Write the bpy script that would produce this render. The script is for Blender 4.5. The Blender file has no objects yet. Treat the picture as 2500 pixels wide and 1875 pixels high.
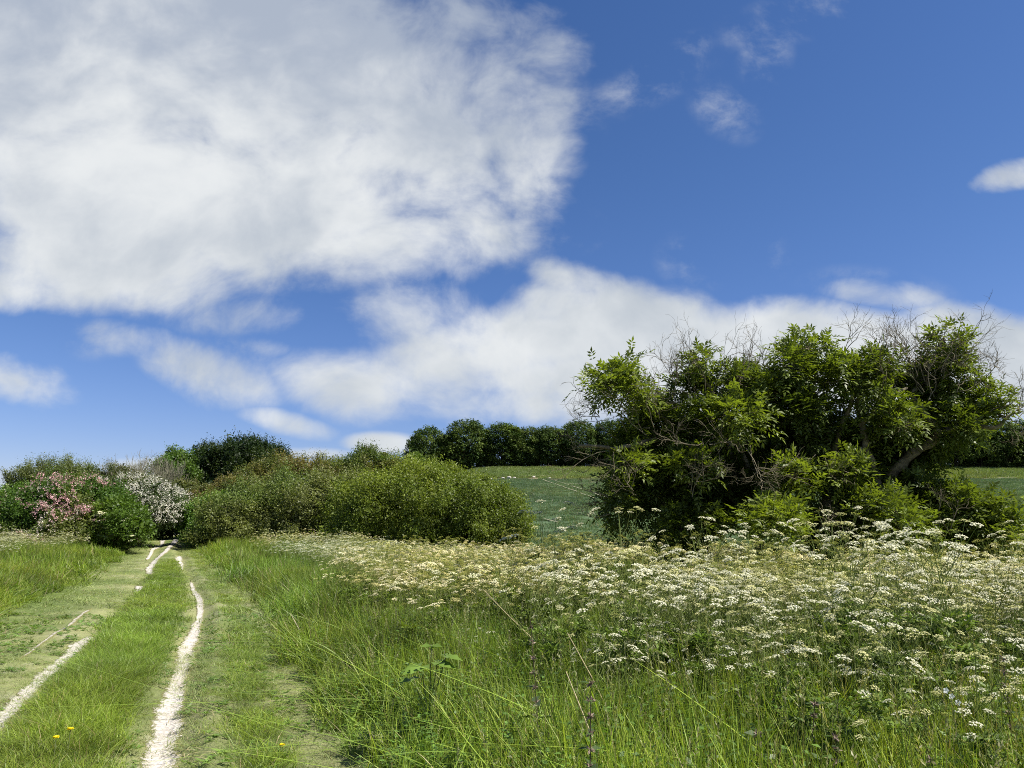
import bpy, math, random
import numpy as np
from mathutils import Vector

# ------------------------------------------------------------------ camera, sky, sun, exposure
sc = bpy.context.scene
col = sc.collection
rng = np.random.default_rng(7)
random.seed(7)
F = 1888.0                      # focal length of the photograph in its own pixels
TH = math.radians(10.57)        # camera looks a little upward
EYE = 1.6
cT, sT = math.cos(TH), math.sin(TH)

cam_d = bpy.data.cameras.new('camera'); cam = bpy.data.objects.new('camera', cam_d)
col.objects.link(cam); sc.camera = cam
cam.location = (0, 0, EYE); cam.rotation_euler = (math.pi/2 + TH, 0, 0)
cam_d.sensor_width = 36; cam_d.lens = F/2500*36
cam_d.clip_start = .05; cam_d.clip_end = 20000

SUN_EL = math.radians(54); SUN_AZ = math.radians(103)     # azimuth clockwise from the view direction
sd = bpy.data.lights.new('sun', 'SUN'); sun = bpy.data.objects.new('sun', sd); col.objects.link(sun)
sd.energy = 4.9; sd.angle = math.radians(.53); sd.color = (1, .955, .88)
tosun = Vector((math.sin(SUN_AZ)*math.cos(SUN_EL), math.cos(SUN_AZ)*math.cos(SUN_EL), math.sin(SUN_EL)))
sun.rotation_euler = tosun.to_track_quat('Z', 'Y').to_euler()
sun.location = (30, 0, 60)

sc.view_settings.view_transform = 'Standard'
sc.view_settings.look = 'None'
sc.view_settings.exposure = 0.78
sc.view_settings.gamma = 1.0
sc.cycles.max_bounces = 5
sc.cycles.diffuse_bounces = 3
sc.cycles.glossy_bounces = 2
sc.cycles.transmission_bounces = 3
sc.cycles.use_denoising = False
sc.cycles.sample_clamp_indirect = 6
sc.cycles.pixel_filter_type = 'BLACKMAN_HARRIS'; sc.cycles.filter_width = 1.0

def ray(u, v):
    xc = (u-1250)/F; zc = -(v-937.5)/F
    return np.array([xc, cT - zc*sT, sT + zc*cT])
def at(u, v, Y):
    d = ray(u, v)
    return np.array([0, 0, EYE]) + d*(Y/d[1])

# ---- the world: physical sky with clouds that live in sky directions
class NT:
    def __init__(s, nt): s.nt = nt; s.n = nt.nodes; s.l = nt.links
    def node(s, t, **kw):
        n = s.n.new(t)
        for k, v in kw.items(): setattr(n, k, v)
        return n
    def inp(s, n, i, v):
        if v is None: return
        if isinstance(v, bpy.types.NodeSocket): s.l.new(v, n.inputs[i])
        else: n.inputs[i].default_value = v
    def math(s, op, a, b=None, c=None, clamp=False):
        n = s.node('ShaderNodeMath', operation=op); n.use_clamp = clamp
        s.inp(n, 0, a); s.inp(n, 1, b); s.inp(n, 2, c)
        return n.outputs[0]
    def vm(s, op, a, b=None):
        n = s.node('ShaderNodeVectorMath', operation=op); s.inp(n, 0, a); s.inp(n, 1, b)
        return n.outputs['Value'] if op in ('DOT_PRODUCT', 'LENGTH') else n.outputs[0]
    def comb(s, x, y, z):
        n = s.node('ShaderNodeCombineXYZ'); s.inp(n, 0, x); s.inp(n, 1, y); s.inp(n, 2, z); return n.outputs[0]
    def noise(s, vec, scale, detail=4, rough=.5, dist=0, out='Fac', lac=2.0):
        n = s.node('ShaderNodeTexNoise'); s.inp(n, 'Vector', vec)
        n.inputs['Scale'].default_value = scale; n.inputs['Detail'].default_value = detail
        n.inputs['Roughness'].default_value = rough; n.inputs['Distortion'].default_value = dist
        n.inputs['Lacunarity'].default_value = lac
        return n.outputs[out]
    def mr(s, v, a, b, c=0, d=1, smooth=True):
        n = s.node('ShaderNodeMapRange'); n.interpolation_type = 'SMOOTHSTEP' if smooth else 'LINEAR'
        s.inp(n, 0, v); s.inp(n, 1, a); s.inp(n, 2, b); s.inp(n, 3, c); s.inp(n, 4, d); return n.outputs[0]
    def mix(s, f, a, b, blend='MIX'):
        n = s.node('ShaderNodeMix', data_type='RGBA', blend_type=blend)
        s.inp(n, 0, f)
        for i, v in ((6, a), (7, b)):
            if isinstance(v, tuple) and len(v) == 3: v = v + (1,)
            s.inp(n, i, v)
        return n.outputs[2]

world = bpy.data.worlds.new('World'); sc.world = world; world.use_nodes = True
W = NT(world.node_tree); W.n.clear()
sky = W.node('ShaderNodeTexSky', sky_type='NISHITA'); sky.sun_disc = False
sky.sun_elevation = SUN_EL; sky.sun_rotation = SUN_AZ
sky.altitude = 100; sky.air_density = 1.0; sky.dust_density = .35; sky.ozone_density = 3.0
tc = W.node('ShaderNodeTexCoord'); sep = W.node('ShaderNodeSeparateXYZ'); W.l.new(tc.outputs['Generated'], sep.inputs[0])
yy = W.math('MAXIMUM', W.math('ABSOLUTE', sep.outputs[1]), .06)
px = W.math('DIVIDE', sep.outputs[0], yy); pz = W.math('DIVIDE', sep.outputs[2], yy)
P1 = W.comb(px, pz, 1.0)
P0 = W.comb(px, W.math('MULTIPLY', pz, 1.15), 0.0)
def pmap(u, v):
    d = ray(u, v); return np.array([d[0]/d[1], d[2]/d[1]])
# u, v, half width, half height, turn (deg), weight (small = wispy)
CL = [(250,130,900,330,0,1.5),(820,150,560,300,10,1.1),(1050,330,330,330,0,1.0),(1290,400,140,190,0,.75),(430,480,760,230,8,1.45),
      (1130,470,260,150,-10,.7),(850,600,520,130,-6,.95),(300,640,420,130,6,1.0),(60,700,260,60,4,.6),(1290,120,160,110,0,.45),
      (1150,600,160,80,-30,.5),(1300,320,130,210,0,.35),
      (1560,790,330,125,6,1.4),(1250,850,420,120,-8,1.1),(890,930,220,92,8,.8),(1900,870,560,150,4,1.7),(2350,900,480,160,-4,1.8),(1600,920,700,90,0,1.2),
      (1450,980,620,70,0,.8),(1430,700,140,60,20,.8),(1000,770,230,110,20,.55),
      (620,770,170,55,-4,.55),(900,740,160,55,0,.42),(310,830,130,46,6,.38),(250,800,80,30,-10,.25),(500,910,170,70,16,.7),(60,930,170,75,10,.75),
      (650,845,80,30,10,.3),(690,1030,110,28,14,.45),(945,1080,95,26,0,.75),(740,1110,110,16,0,.45),(120,1165,220,32,0,.5),(380,1140,110,22,0,.45),
      (2480,425,120,38,-14,.75),(2150,725,160,40,6,.22),
(1370,260,60,110,20,.1)]
g = None
for (u, v, a, b, r, w) in CL:
    c = pmap(u, v)
    J = np.stack([(pmap(u+4, v)-pmap(u-4, v))/8, (pmap(u, v+4)-pmap(u, v-4))/8], 1)
    R = np.array([[math.cos(math.radians(r)), math.sin(math.radians(r))], [-math.sin(math.radians(r)), math.cos(math.radians(r))]])
    M = np.diag([1/a, 1/b]) @ R @ np.linalg.inv(J)
    o = -M @ c
    q1 = W.vm('DOT_PRODUCT', P1, (M[0,0], M[0,1], o[0])); q2 = W.vm('DOT_PRODUCT', P1, (M[1,0], M[1,1], o[1]))
    r2 = W.math('MULTIPLY_ADD', q1, q1, W.math('MULTIPLY', q2, q2))
    gi = W.math('MULTIPLY_ADD', W.math('MINIMUM', r2, 4.0), -max(w, .55), w)
    g = gi if g is None else (W.math('SMOOTH_MAX', g, gi, .2) if w > .5 else W.math('MAXIMUM', g, gi))
# thin torn wisps high up on the right, and in the gaps of the cloud banks
WI = [(1930,45,230,75,-15),(1870,135,80,120,15),(1570,210,230,70,-22),(1690,115,70,50,-20),(1770,270,120,80,35),(1390,290,110,120,20),(1840,600,130,80,30),(1690,640,110,85,20),
      (2140,715,230,75,6),(1400,560,100,70,0),(1020,720,200,110,10),(560,860,160,60,10),(230,830,130,60,0)]
gw = None
for (u, v, a, b, r) in WI:
    c = pmap(u, v); J = np.stack([(pmap(u+4, v)-pmap(u-4, v))/8, (pmap(u, v+4)-pmap(u, v-4))/8], 1)
    R = np.array([[math.cos(math.radians(r)), math.sin(math.radians(r))], [-math.sin(math.radians(r)), math.cos(math.radians(r))]])
    M = np.diag([1/a, 1/b]) @ R @ np.linalg.inv(J); o = -M @ c
    q1 = W.vm('DOT_PRODUCT', P1, (M[0,0], M[0,1], o[0])); q2 = W.vm('DOT_PRODUCT', P1, (M[1,0], M[1,1], o[1]))
    gi = W.math('SUBTRACT', 1.0, W.math('MULTIPLY_ADD', q1, q1, W.math('MULTIPLY', q2, q2)), clamp=True)
    gw = gi if gw is None else W.math('MAXIMUM', gw, gi)
warp = W.noise(P0, 2.6, 3, .5, out='Color')
Pw = W.vm('ADD', P0, W.vm('MULTIPLY', W.vm('SUBTRACT', warp, (.5, .5, .5)), (.22, .16, 0)))
n1 = W.noise(Pw, 4.2, 8, .50)
n2 = W.noise(Pw, 15.0, 7, .6)
amp = W.mr(g, .35, 1.1, 3.1, 1.9)
den = W.math('ADD', g, W.math('MULTIPLY', W.math('SUBTRACT', n1, .5), amp))
den = W.math('ADD', den, W.math('MULTIPLY', W.math('SUBTRACT', n2, .5), 1.3))
alpha = W.mr(den, -.18, 1.05, 0, .97)
n6 = W.noise(W.vm('ADD', P0, W.vm('MULTIPLY', W.vm('SUBTRACT', warp, (.5, .5, .5)), (.16, .10, 0))), 8.0, 9, .64, .0)
aw = W.math('MULTIPLY', W.mr(gw, 0, 1.15), W.mr(n6, .45, .82, 0, .62))
alpha = W.math('SUBTRACT', 1.0, W.math('MULTIPLY', W.math('SUBTRACT', 1.0, alpha), W.math('SUBTRACT', 1.0, aw)))
# how grey a cloud's underside is: thick middle parts are greyer, broken up in soft billows
n3 = W.noise(W.vm('ADD', Pw, (3.1, 1.7, 0)), 2.5, 5, .5)
n4 = W.noise(W.vm('ADD', Pw, (-5.0, 2.3, 0)), 8.0, 6, .55)
sh = W.math('ADD', W.math('MULTIPLY', n3, 1.15), W.math('MULTIPLY', n4, .8))
sh = W.math('ADD', sh, W.math('MULTIPLY', den, .03))
sh = W.math('ADD', sh, W.mr(pz, .45, 1.0, -.07, .13))
shade = W.mr(sh, .66, 1.20)
hi = W.mr(pz, .15, .75)
ccol = W.mix(shade, (.49, .505, .51), W.mix(hi, (.32, .35, .38), (.25, .285, .345)))
hz = W.mr(pz, 0.0, .35)
bg1 = W.node('ShaderNodeBackground'); bg1.inputs[1].default_value = .056
skyc = W.node('ShaderNodeHueSaturation'); skyc.inputs['Saturation'].default_value = 1.2; skyc.inputs['Value'].default_value = 1.0
W.l.new(sky.outputs[0], skyc.inputs['Color'])
low = W.mr(pz, .55, -.02)
tint = W.mix(low, (1.10, 1.04, 1.22), (1.06, .99, 1.30))
W.l.new(W.mix(1.0, skyc.outputs[0], tint, 'MULTIPLY'), bg1.inputs[0])
bg2 = W.node('ShaderNodeBackground'); W.l.new(ccol, bg2.inputs[0]); bg2.inputs[1].default_value = 1.0
ms = W.node('ShaderNodeMixShader'); W.l.new(alpha, ms.inputs[0]); W.l.new(bg1.outputs[0], ms.inputs[1]); W.l.new(bg2.outputs[0], ms.inputs[2])
wo = W.node('ShaderNodeOutputWorld'); W.l.new(ms.outputs[0], wo.inputs[0])
world.cycles.sampling_method = 'MANUAL'; world.cycles.sample_map_resolution = 512

# ------------------------------------------------------------------ helpers
def S(t): t = np.clip(t, 0, 1); return t*t*(3-2*t)
def nrm(a): return a/np.maximum(np.linalg.norm(a, axis=-1, keepdims=True), 1e-9)
def runit(n): return nrm(rng.normal(size=(n, 3)))
def hash2(ix, iy, s):
    h = np.sin(ix*127.1+iy*311.7+s*74.7)*43758.5453
    return h-np.floor(h)
def vnoise(x, y, s=0):
    ix, iy = np.floor(x), np.floor(y); fx, fy = x-ix, y-iy
    fx = fx*fx*(3-2*fx); fy = fy*fy*(3-2*fy)
    a, b, c, d = hash2(ix, iy, s), hash2(ix+1, iy, s), hash2(ix, iy+1, s), hash2(ix+1, iy+1, s)
    return a+(b-a)*fx+(c-a)*fy+(a-b-c+d)*fx*fy
def fbm(x, y, s=0, o=3):
    t = 0; a = .5; k = 0
    for i in range(o):
        t = t+a*vnoise(x, y, s+i); k += a; a *= .5; x = x*2.03; y = y*2.03
    return t/k

def tag(o, label=None, cat=None, group=None, kind=None):
    if label: o['label'] = label
    if cat: o['category'] = cat
    if group: o['group'] = group
    if kind: o['kind'] = kind
    return o
def empty(name, loc, label, cat, group=None):
    o = bpy.data.objects.new(name, None); col.objects.link(o); o.location = tuple(loc); o.empty_display_size = .2
    return tag(o, label, cat, group)

class MB:
    """collects vertices, triangles, quads with per-vertex colour and per-face material"""
    def __init__(s): s.v = []; s.c = []; s.q = []; s.t = []; s.qm = []; s.tm = []; s.n = 0
    def add(s, v, q=None, t=None, c=None, m=0):
        v = np.asarray(v, float).reshape(-1, 3)
        if c is None: c = (1, 1, 1)
        c = np.broadcast_to(np.asarray(c, float), v.shape)
        s.v.append(v); s.c.append(c)
        if q is not None and len(q): s.q.append(np.asarray(q)+s.n); s.qm.append(np.full(len(q), m))
        if t is not None and len(t): s.t.append(np.asarray(t)+s.n); s.tm.append(np.full(len(t), m))
        s.n += len(v)
    def leaves(s, P, A, N, L, Wd, c, m=0, fold=.12, mid=.42):
        n = len(P)
        if not n: return
        L = np.broadcast_to(L, (n,))[:, None]; Wd = np.broadcast_to(Wd, (n,))[:, None]
        Sd = nrm(np.cross(A, N)); N = nrm(np.cross(Sd, A))
        v = np.stack([P, P+A*L*mid+Sd*Wd/2+N*Wd*fold, P+A*L-N*L*.08, P+A*L*mid-Sd*Wd/2+N*Wd*fold], 1).reshape(-1, 3)
        c = np.repeat(np.broadcast_to(np.asarray(c, float), (n, 3)), 4, 0)
        s.add(v, q=np.arange(4*n).reshape(n, 4), c=c, m=m)
    def tube(s, pts, rad, k=4, c=(1, 1, 1), m=0):
        pts = np.asarray(pts, float); n = len(pts); rad = np.broadcast_to(rad, (n,))
        T = nrm(np.gradient(pts, axis=0)); ref = np.array([.31, .87, .1]) if abs(T[0][2]) > .8 else np.array([0, 0, 1.])
        U = nrm(np.cross(T, ref)); V = np.cross(T, U)
        a = np.arange(k)*2*math.pi/k
        v = pts[:, None]+rad[:, None, None]*(U[:, None]*np.cos(a)[None, :, None]+V[:, None]*np.sin(a)[None, :, None])
        i, j = np.meshgrid(np.arange(n-1), np.arange(k), indexing='ij'); j2 = (j+1) % k
        q = np.stack([i*k+j, i*k+j2, (i+1)*k+j2, (i+1)*k+j], -1).reshape(-1, 4)
        s.add(v.reshape(-1, 3), q=q, c=c, m=m)
    def mesh(s, name, mats, smooth=False):
        me = bpy.data.meshes.new(name)
        V = np.concatenate(s.v) if s.v else np.zeros((0, 3))
        C = np.concatenate(s.c) if s.c else np.zeros((0, 3))
        q = np.concatenate(s.q) if s.q else np.zeros((0, 4), int); t = np.concatenate(s.t) if s.t else np.zeros((0, 3), int)
        mi = np.concatenate(s.qm+s.tm) if (s.qm or s.tm) else np.zeros(0)
        me.vertices.add(len(V)); me.vertices.foreach_set('co', V.astype(np.float32).ravel())
        me.loops.add(q.size+t.size); me.loops.foreach_set('vertex_index', np.concatenate([q.ravel(), t.ravel()]).astype(np.int32))
        me.polygons.add(len(q)+len(t))
        st = np.concatenate([np.arange(len(q))*4, len(q)*4+np.arange(len(t))*3]).astype(np.int32)
        me.polygons.foreach_set('loop_start', st)
        me.polygons.foreach_set('material_index', mi.astype(np.int32))
        if smooth: me.polygons.foreach_set('use_smooth', np.ones(len(st), bool))
        ca = me.attributes.new('Col', 'FLOAT_COLOR', 'POINT')
        ca.data.foreach_set('color', np.concatenate([C, np.ones((len(C), 1))], 1).astype(np.float32).ravel())
        for m in mats: me.materials.append(m)
        me.update(calc_edges=True); me.validate()
        return me
    def build(s, name, mats, parent=None, smooth=False, origin=None, link=True):
        if not isinstance(mats, (list, tuple)): mats = [mats]
        if origin is not None: s.v = [a-np.asarray(origin, float) for a in s.v]
        o = bpy.data.objects.new(name, s.mesh(name, mats, smooth))
        if link: col.objects.link(o)
        if parent is not None: o.parent = parent
        elif origin is not None: o.location = tuple(origin)
        return o

# ------------------------------------------------------------------ materials
def base_mat(name, rough=.6, spec=.3):
    m = bpy.data.materials.new(name); m.use_nodes = True
    N = NT(m.node_tree); N.n.clear()
    b = N.node('ShaderNodeBsdfPrincipled'); b.inputs['Roughness'].default_value = rough
    b.inputs['Specular IOR Level'].default_value = spec
    out = N.node('ShaderNodeOutputMaterial'); N.l.new(b.outputs[0], out.inputs[0])
    return m, N, b, out
def leaf_mat(name, trans=.35, rough=.5, spec=.35, inst=False, tcol=(1.15, 1.25, .55), var=.25, nscale=6):
    m, N, b, out = base_mat(name, rough, spec)
    a = N.node('ShaderNodeAttribute'); a.attribute_name = 'Col'
    c = a.outputs['Color']
    if inst:
        t = N.node('ShaderNodeAttribute'); t.attribute_type = 'INSTANCER'; t.attribute_name = 'tint'
        c = N.mix(1.0, c, t.outputs['Color'], 'MULTIPLY')
    g = N.node('ShaderNodeNewGeometry')
    nz = N.noise(g.outputs['Position'], nscale, 2, .5)
    f = N.mr(nz, .3, .7, 1-var, 1+var, False)
    c = N.vm('MULTIPLY', c, N.comb(f, f, f))
    N.l.new(c, b.inputs['Base Color'])
    tr = N.node('ShaderNodeBsdfTranslucent'); N.l.new(N.vm('MULTIPLY', c, tcol), tr.inputs[0])
    mx = N.node('ShaderNodeMixShader'); mx.inputs[0].default_value = trans
    N.l.new(b.outputs[0], mx.inputs[1]); N.l.new(tr.outputs[0], mx.inputs[2]); N.l.new(mx.outputs[0], out.inputs[0])
    return m
M_leaf = leaf_mat('leaf')
M_leaf_far = leaf_mat('leaf_far', .25, .7, .2, nscale=.6)
M_elder = leaf_mat('elder_leaf', .38, .45, .3, tcol=(1.3, 1.35, .4))
M_grass = leaf_mat('grass_blade', .34, .48, .38, inst=True, tcol=(1.2, 1.25, .5), nscale=1.3)
M_petal = leaf_mat('petal', .3, .8, .1, tcol=(1, 1, .9), var=.08)
M_petal_i = leaf_mat('petal_drift', .3, .8, .1, inst=True, tcol=(1, 1, .9), var=.08)
M_herb = leaf_mat('herb', .3, .5, .3)
def bark_mat(name, c1, c2, scale=9):
    m, N, b, out = base_mat(name, .85, .15)
    g = N.node('ShaderNodeTexCoord'); n = N.noise(g.outputs['Object'], scale, 5, .65)
    N.l.new(N.mix(N.mr(n, .35, .65), c1, c2), b.inputs['Base Color'])
    bp = N.node('ShaderNodeBump'); bp.inputs['Strength'].default_value = .6; bp.inputs['Distance'].default_value = .02
    N.l.new(n, bp.inputs['Height']); N.l.new(bp.outputs[0], b.inputs['Normal'])
    return m
M_bark = bark_mat('elder_bark', (.10, .085, .055), (.25, .22, .14))
M_twig = bark_mat('dead_twig', (.11, .095, .06), (.24, .205, .135), 5)
M_ash = bark_mat('ash_bark', (.17, .165, .11), (.30, .28, .20), 4)
M_trunk = bark_mat('dark_bark', (.05, .042, .03), (.12, .10, .07))

def ground_mat():
    m, N, b, out = base_mat('meadow_soil', .9, .1)
    a = N.node('ShaderNodeAttribute'); a.attribute_name = 'Col'
    g = N.node('ShaderNodeTexCoord'); p = g.outputs['Object']
    n1 = N.noise(p, 1.1, 6, .65); n2 = N.noise(p, 38, 4, .7); n3 = N.noise(p, .05, 4, .6)
    f = N.math('ADD', N.math('MULTIPLY', n1, .7), N.math('MULTIPLY', n2, .8))
    f = N.math('ADD', f, N.math('MULTIPLY', n3, .5))
    f = N.mr(f, .6, 1.4, .55, 1.45, False)
    c = N.vm('MULTIPLY', a.outputs['Color'], N.comb(f, f, N.math('POWER', f, .7)))
    N.l.new(c, b.inputs['Base Color'])
    bp = N.node('ShaderNodeBump'); bp.inputs['Strength'].default_value = .8; bp.inputs['Distance'].default_value = .03
    N.l.new(n2, bp.inputs['Height']); N.l.new(bp.outputs[0], b.inputs['Normal'])
    return m
def chalk_mat():
    m, N, b, out = base_mat('chalk', .95, .1)
    g = N.node('ShaderNodeTexCoord'); p = g.outputs['Object']
    n1 = N.noise(p, 5, 6, .65); n2 = N.noise(N.vm('MULTIPLY', p, (14, 40, 14)), 1, 5, .65, 1.2); n3 = N.noise(p, 60, 3, .6)
    v = N.node('ShaderNodeTexVoronoi'); v.inputs['Scale'].default_value = 26; N.l.new(p, v.inputs['Vector'])
    c = N.mix(N.mr(n1, .35, .7), (.60, .555, .50), (.47, .425, .365))
    ea = N.node('ShaderNodeAttribute'); ea.attribute_name = 'Col'; es = N.node('ShaderNodeSeparateColor'); N.l.new(ea.outputs['Color'], es.inputs[0])
    n5 = N.noise(N.vm('MULTIPLY', p, (30, 55, 30)), 1, 4, .7, .8)
    c = N.mix(N.mr(n2, .52, .72), c, (.47, .42, .33))
    c = N.mix(N.mr(n3, .6, .75), c, (.40, .36, .24))
    litter = N.mr(N.math('ADD', n5, N.math('MULTIPLY', es.outputs[0], .46)), .64, .74)
    c = N.mix(litter, c, (.19, .185, .075))
    N.l.new(c, b.inputs['Base Color'])
    h = N.math('ADD', N.math('MULTIPLY', n2, .6), N.math('MULTIPLY', v.outputs['Distance'], .9))
    h = N.math('ADD', h, N.math('MULTIPLY', n3, .3))
    bp = N.node('ShaderNodeBump'); bp.inputs['Strength'].default_value = .9; bp.inputs['Distance'].default_value = .022
    N.l.new(h, bp.inputs['Height']); N.l.new(bp.outputs[0], b.inputs['Normal'])
    return m
M_ground = ground_mat(); M_chalk = chalk_mat()
def crop_mat():
    m, N, b, out = base_mat('crop', .75, .25)
    g = N.node('ShaderNodeTexCoord'); p = g.outputs['Object']
    n1 = N.noise(N.vm('MULTIPLY', p, (.10, .035, .1)), 1, 6, .6, .8); n2 = N.noise(N.vm('MULTIPLY', p, (1.6, .35, 1)), 1, 5, .7); n3 = N.noise(N.vm('MULTIPLY', p, (4, 1.6, 4)), 1, 4, .7)
    c = N.mix(N.mr(n1, .35, .68), (.090, .145, .062), (.115, .175, .072))
    c = N.mix(N.mr(n2, .50, .75), c, (.115, .165, .082))
    c = N.mix(N.mr(n3, .48, .72), c, (.034, .068, .034))
    N.l.new(c, b.inputs['Base Color'])
    bp = N.node('ShaderNodeBump'); bp.inputs['Strength'].default_value = 1; bp.inputs['Distance'].default_value = .35
    N.l.new(n3, bp.inputs['Height']); N.l.new(bp.outputs[0], b.inputs['Normal'])
    return m
M_crop = crop_mat()

# ------------------------------------------------------------------ terrain
PLY, PLZ = [-50, 25, 60, 80, 200, 600, 3000, 6000], [0, 0, 1.17, 1.5, 3, 15, 86, 120]
PRY, PRZ = [-50, 16, 45, 70, 200, 240, 300, 600, 3000, 6000], [0, 0, -.55, .35, 14.0, 20.0, 24, 30, 60, 90]
def smooth_profile(Y, Z):
    g = np.concatenate([np.arange(-50, 320, .5), np.geomspace(320, 6000, 200)])
    z = np.interp(g, Y, Z); k = np.ones(21)/21
    zz = z.copy(); n = 740; zz[10:n-10] = np.convolve(z[:n], k, 'same')[10:n-10]
    return g, zz
GL, GR = smooth_profile(PLY, PLZ), smooth_profile(PRY, PRZ)
# centre lines of the two ruts, pixel pairs (left edge, right edge, row)
RR = [(290,436,2060),(330,444,1900),(336,445,1875),(354,450,1782),(378,459,1728),(407,461,1669),(418,477,1624),(429,481,1592),(454,490,1556),(477,497,1511),(477,499,1483),(475,495,1465),(465,479,1443),(460,470,1416)]
RL = [(-300,-170,1990),(-110,-40,1850),(-30,27,1759),(0,56,1737),(9,72,1719),(41,97,1691),(68,111,1673),(81,136,1651),(131,172,1615),(167,212,1583),(212,246,1549)]
def gflat(u, v):
    d = ray(u, v); t = -EYE/d[2]; return d[0]*t, d[1]*t
def line_of(R, extra):
    pts = [gflat((a+b)/2, v) for a, b, v in R]+[gflat(u, v) for u, v in extra]
    pts.sort(key=lambda p: p[1]); return np.array([p[1] for p in pts]), np.array([p[0] for p in pts])
yr, xr_ = line_of(RR, [(448,1398),(440,1375)])
yl, xl_ = line_of(RL, [(300,1470),(365,1400),(385,1375)])
def ext(yv, xv):
    sl = -.42
    y = np.concatenate([[-60, yv[0]-.1], yv, [62, 140]])
    x = np.concatenate([[xv[0]+(-60-yv[0])*sl, xv[0]-.1*sl], xv, [-.418*62, -.42*140]])
    return y, x
yr, xr_ = ext(yr, xr_)
yl, xl_ = ext(yl, xl_); xl_[-1] -= 1.5; xl_[-2] -= 1.5; xl_[0:2] += 0
def XR(y): return np.interp(y, yr, xr_)
def XL(y): return np.minimum(np.interp(y, yl, xl_), XR(y)-1.25)
def H(x, y):
    x = np.asarray(x, float); y = np.asarray(y, float)
    ys = np.maximum(y, 1.0)
    zl = np.interp(y, *GL); zr = np.interp(y, *GR)
    w = S((x/ys+.26)/.24)
    w = w*S((y-8)/10)
    z = zl*(1-w)+zr*w
    s = x-XR(y)                                     # metres right of the right rut
    near = 1-S((y-13)/14)
    z = z+.12*S((s-1.3)/5.5)*near*S((y+6)/6)
    z = z+.10*S((s-1.2)/1.2)*(1-S((y-40)/20))        # step up to the verge
    q = XL(y)-x
    z = z+.14*S((q-1.2)/1.6)*(1-S((y-60)/30))+.25*S((q-2)/9)*S((y-5)/20)*(1-S((y-60)/30))
    fade = 1-S((y-45)/20)
    z = z-.095*np.exp(-(s/.24)**2)*fade-.06*np.exp(-(q/.26)**2)*fade
    z = z+.045*np.exp(-((s-.36)/.15)**2)*fade
    mid = np.exp(-((s+.75)/.38)**2)*.05*fade
    z = z+mid+(vnoise(x*1.7, y*.9, 5)-.5)*.022*fade+(fbm(x*.25, y*.25, 9)-.5)*.10*fade*S((np.abs(s)-2)/3)
    return z
def hpt(u, v, y0=1.5, y1=400):
    """ground point seen in the direction of a photograph pixel"""
    d = ray(u, v); ys = np.geomspace(y0, y1, 4000)
    x = d[0]/d[1]*ys; z = EYE+d[2]/d[1]*ys
    i = np.argmax(z < H(x, ys)); return np.array([x[i], ys[i], H(x[i], ys[i])])

# one sheet, finer towards the place where one stands
th = np.concatenate([np.radians(np.arange(-180, -44, 4.0)), np.radians(np.arange(-44, 44, .16)), np.radians(np.arange(44, 180.1, 4.0))])
rr = np.concatenate([[.02], np.arange(.6, 3.6, .3), np.geomspace(3.6, 80, 520), np.geomspace(81, 330, 150), np.geomspace(340, 6000, 50)])
TT, RRr = np.meshgrid(th, rr, indexing='xy')
gx = np.sin(TT)*RRr; gy = np.cos(TT)*RRr; gz = H(gx, gy)
def ground_colour(x, y):
    s = x-XR(y); q = XL(y)-x
    n = fbm(x*.9, y*.5, 3); n2 = fbm(x*3.1, y*2.2, 13)
    c = np.empty(x.shape+(3,))
    c[:] = (.055, .072, .022)                                     # soil and stems under tall grass
    tr = S((1.85-s)/.5)*S((2.4-q)/.6)                              # the trampled track
    pale = np.array([.27, .275, .125]); green = np.array([.13, .17, .05])
    k = np.clip((n-.35)*2.2+.35*np.exp(-((s-1.15)/.3)**2)+.5*np.exp(-(s/.45)**2)+.4*np.exp(-(q/.6)**2)-.55*np.exp(-((s+.75)/.38)**2), 0, 1)[..., None]
    t = green*(1-k)+pale*k
    ch = np.clip((n2-.66)*5, 0, 1)[..., None]*k
    t = t*(1-ch*.6)+np.array([.45, .42, .33])*ch*.6
    fade = (1-S((y-75)/20))
    w = (tr*fade)[..., None]
    c = c*(1-w)+t*w
    far = S((y-50)/30)[..., None]
    c = c*(1-far)+np.array([.075, .105, .038])*far
    mg = (S((y-196)/3)*(x/np.maximum(y, 1) > -.3))[..., None]
    c = c*(1-mg)+np.array([.135, .165, .06])*mg
    soil = (S((y-194)/2)*(1-S((y-203)/5))*(x/np.maximum(y, 1) > -.3))[..., None]
    c = c*(1-soil*.85)+np.array([.30, .235, .15])*soil*.85
    dist = np.hypot(x, y); ff = S((dist-450)/400)[..., None]
    c = c*(1-ff)+np.array([.045, .075, .045])*ff
    return c
g_ = MB(); ncol = len(th)
i, j = np.meshgrid(np.arange(len(rr)-1), np.arange(ncol-1), indexing='ij')
qd = np.stack([i*ncol+j, i*ncol+j+1, (i+1)*ncol+j+1, (i+1)*ncol+j], -1).reshape(-1, 4)[:, ::-1]
g_.add(np.stack([gx, gy, gz], -1).reshape(-1, 3), q=qd, c=ground_colour(gx, gy).reshape(-1, 3))
ground = g_.build('ground', M_ground, smooth=True); tag(ground, kind='structure')

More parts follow.
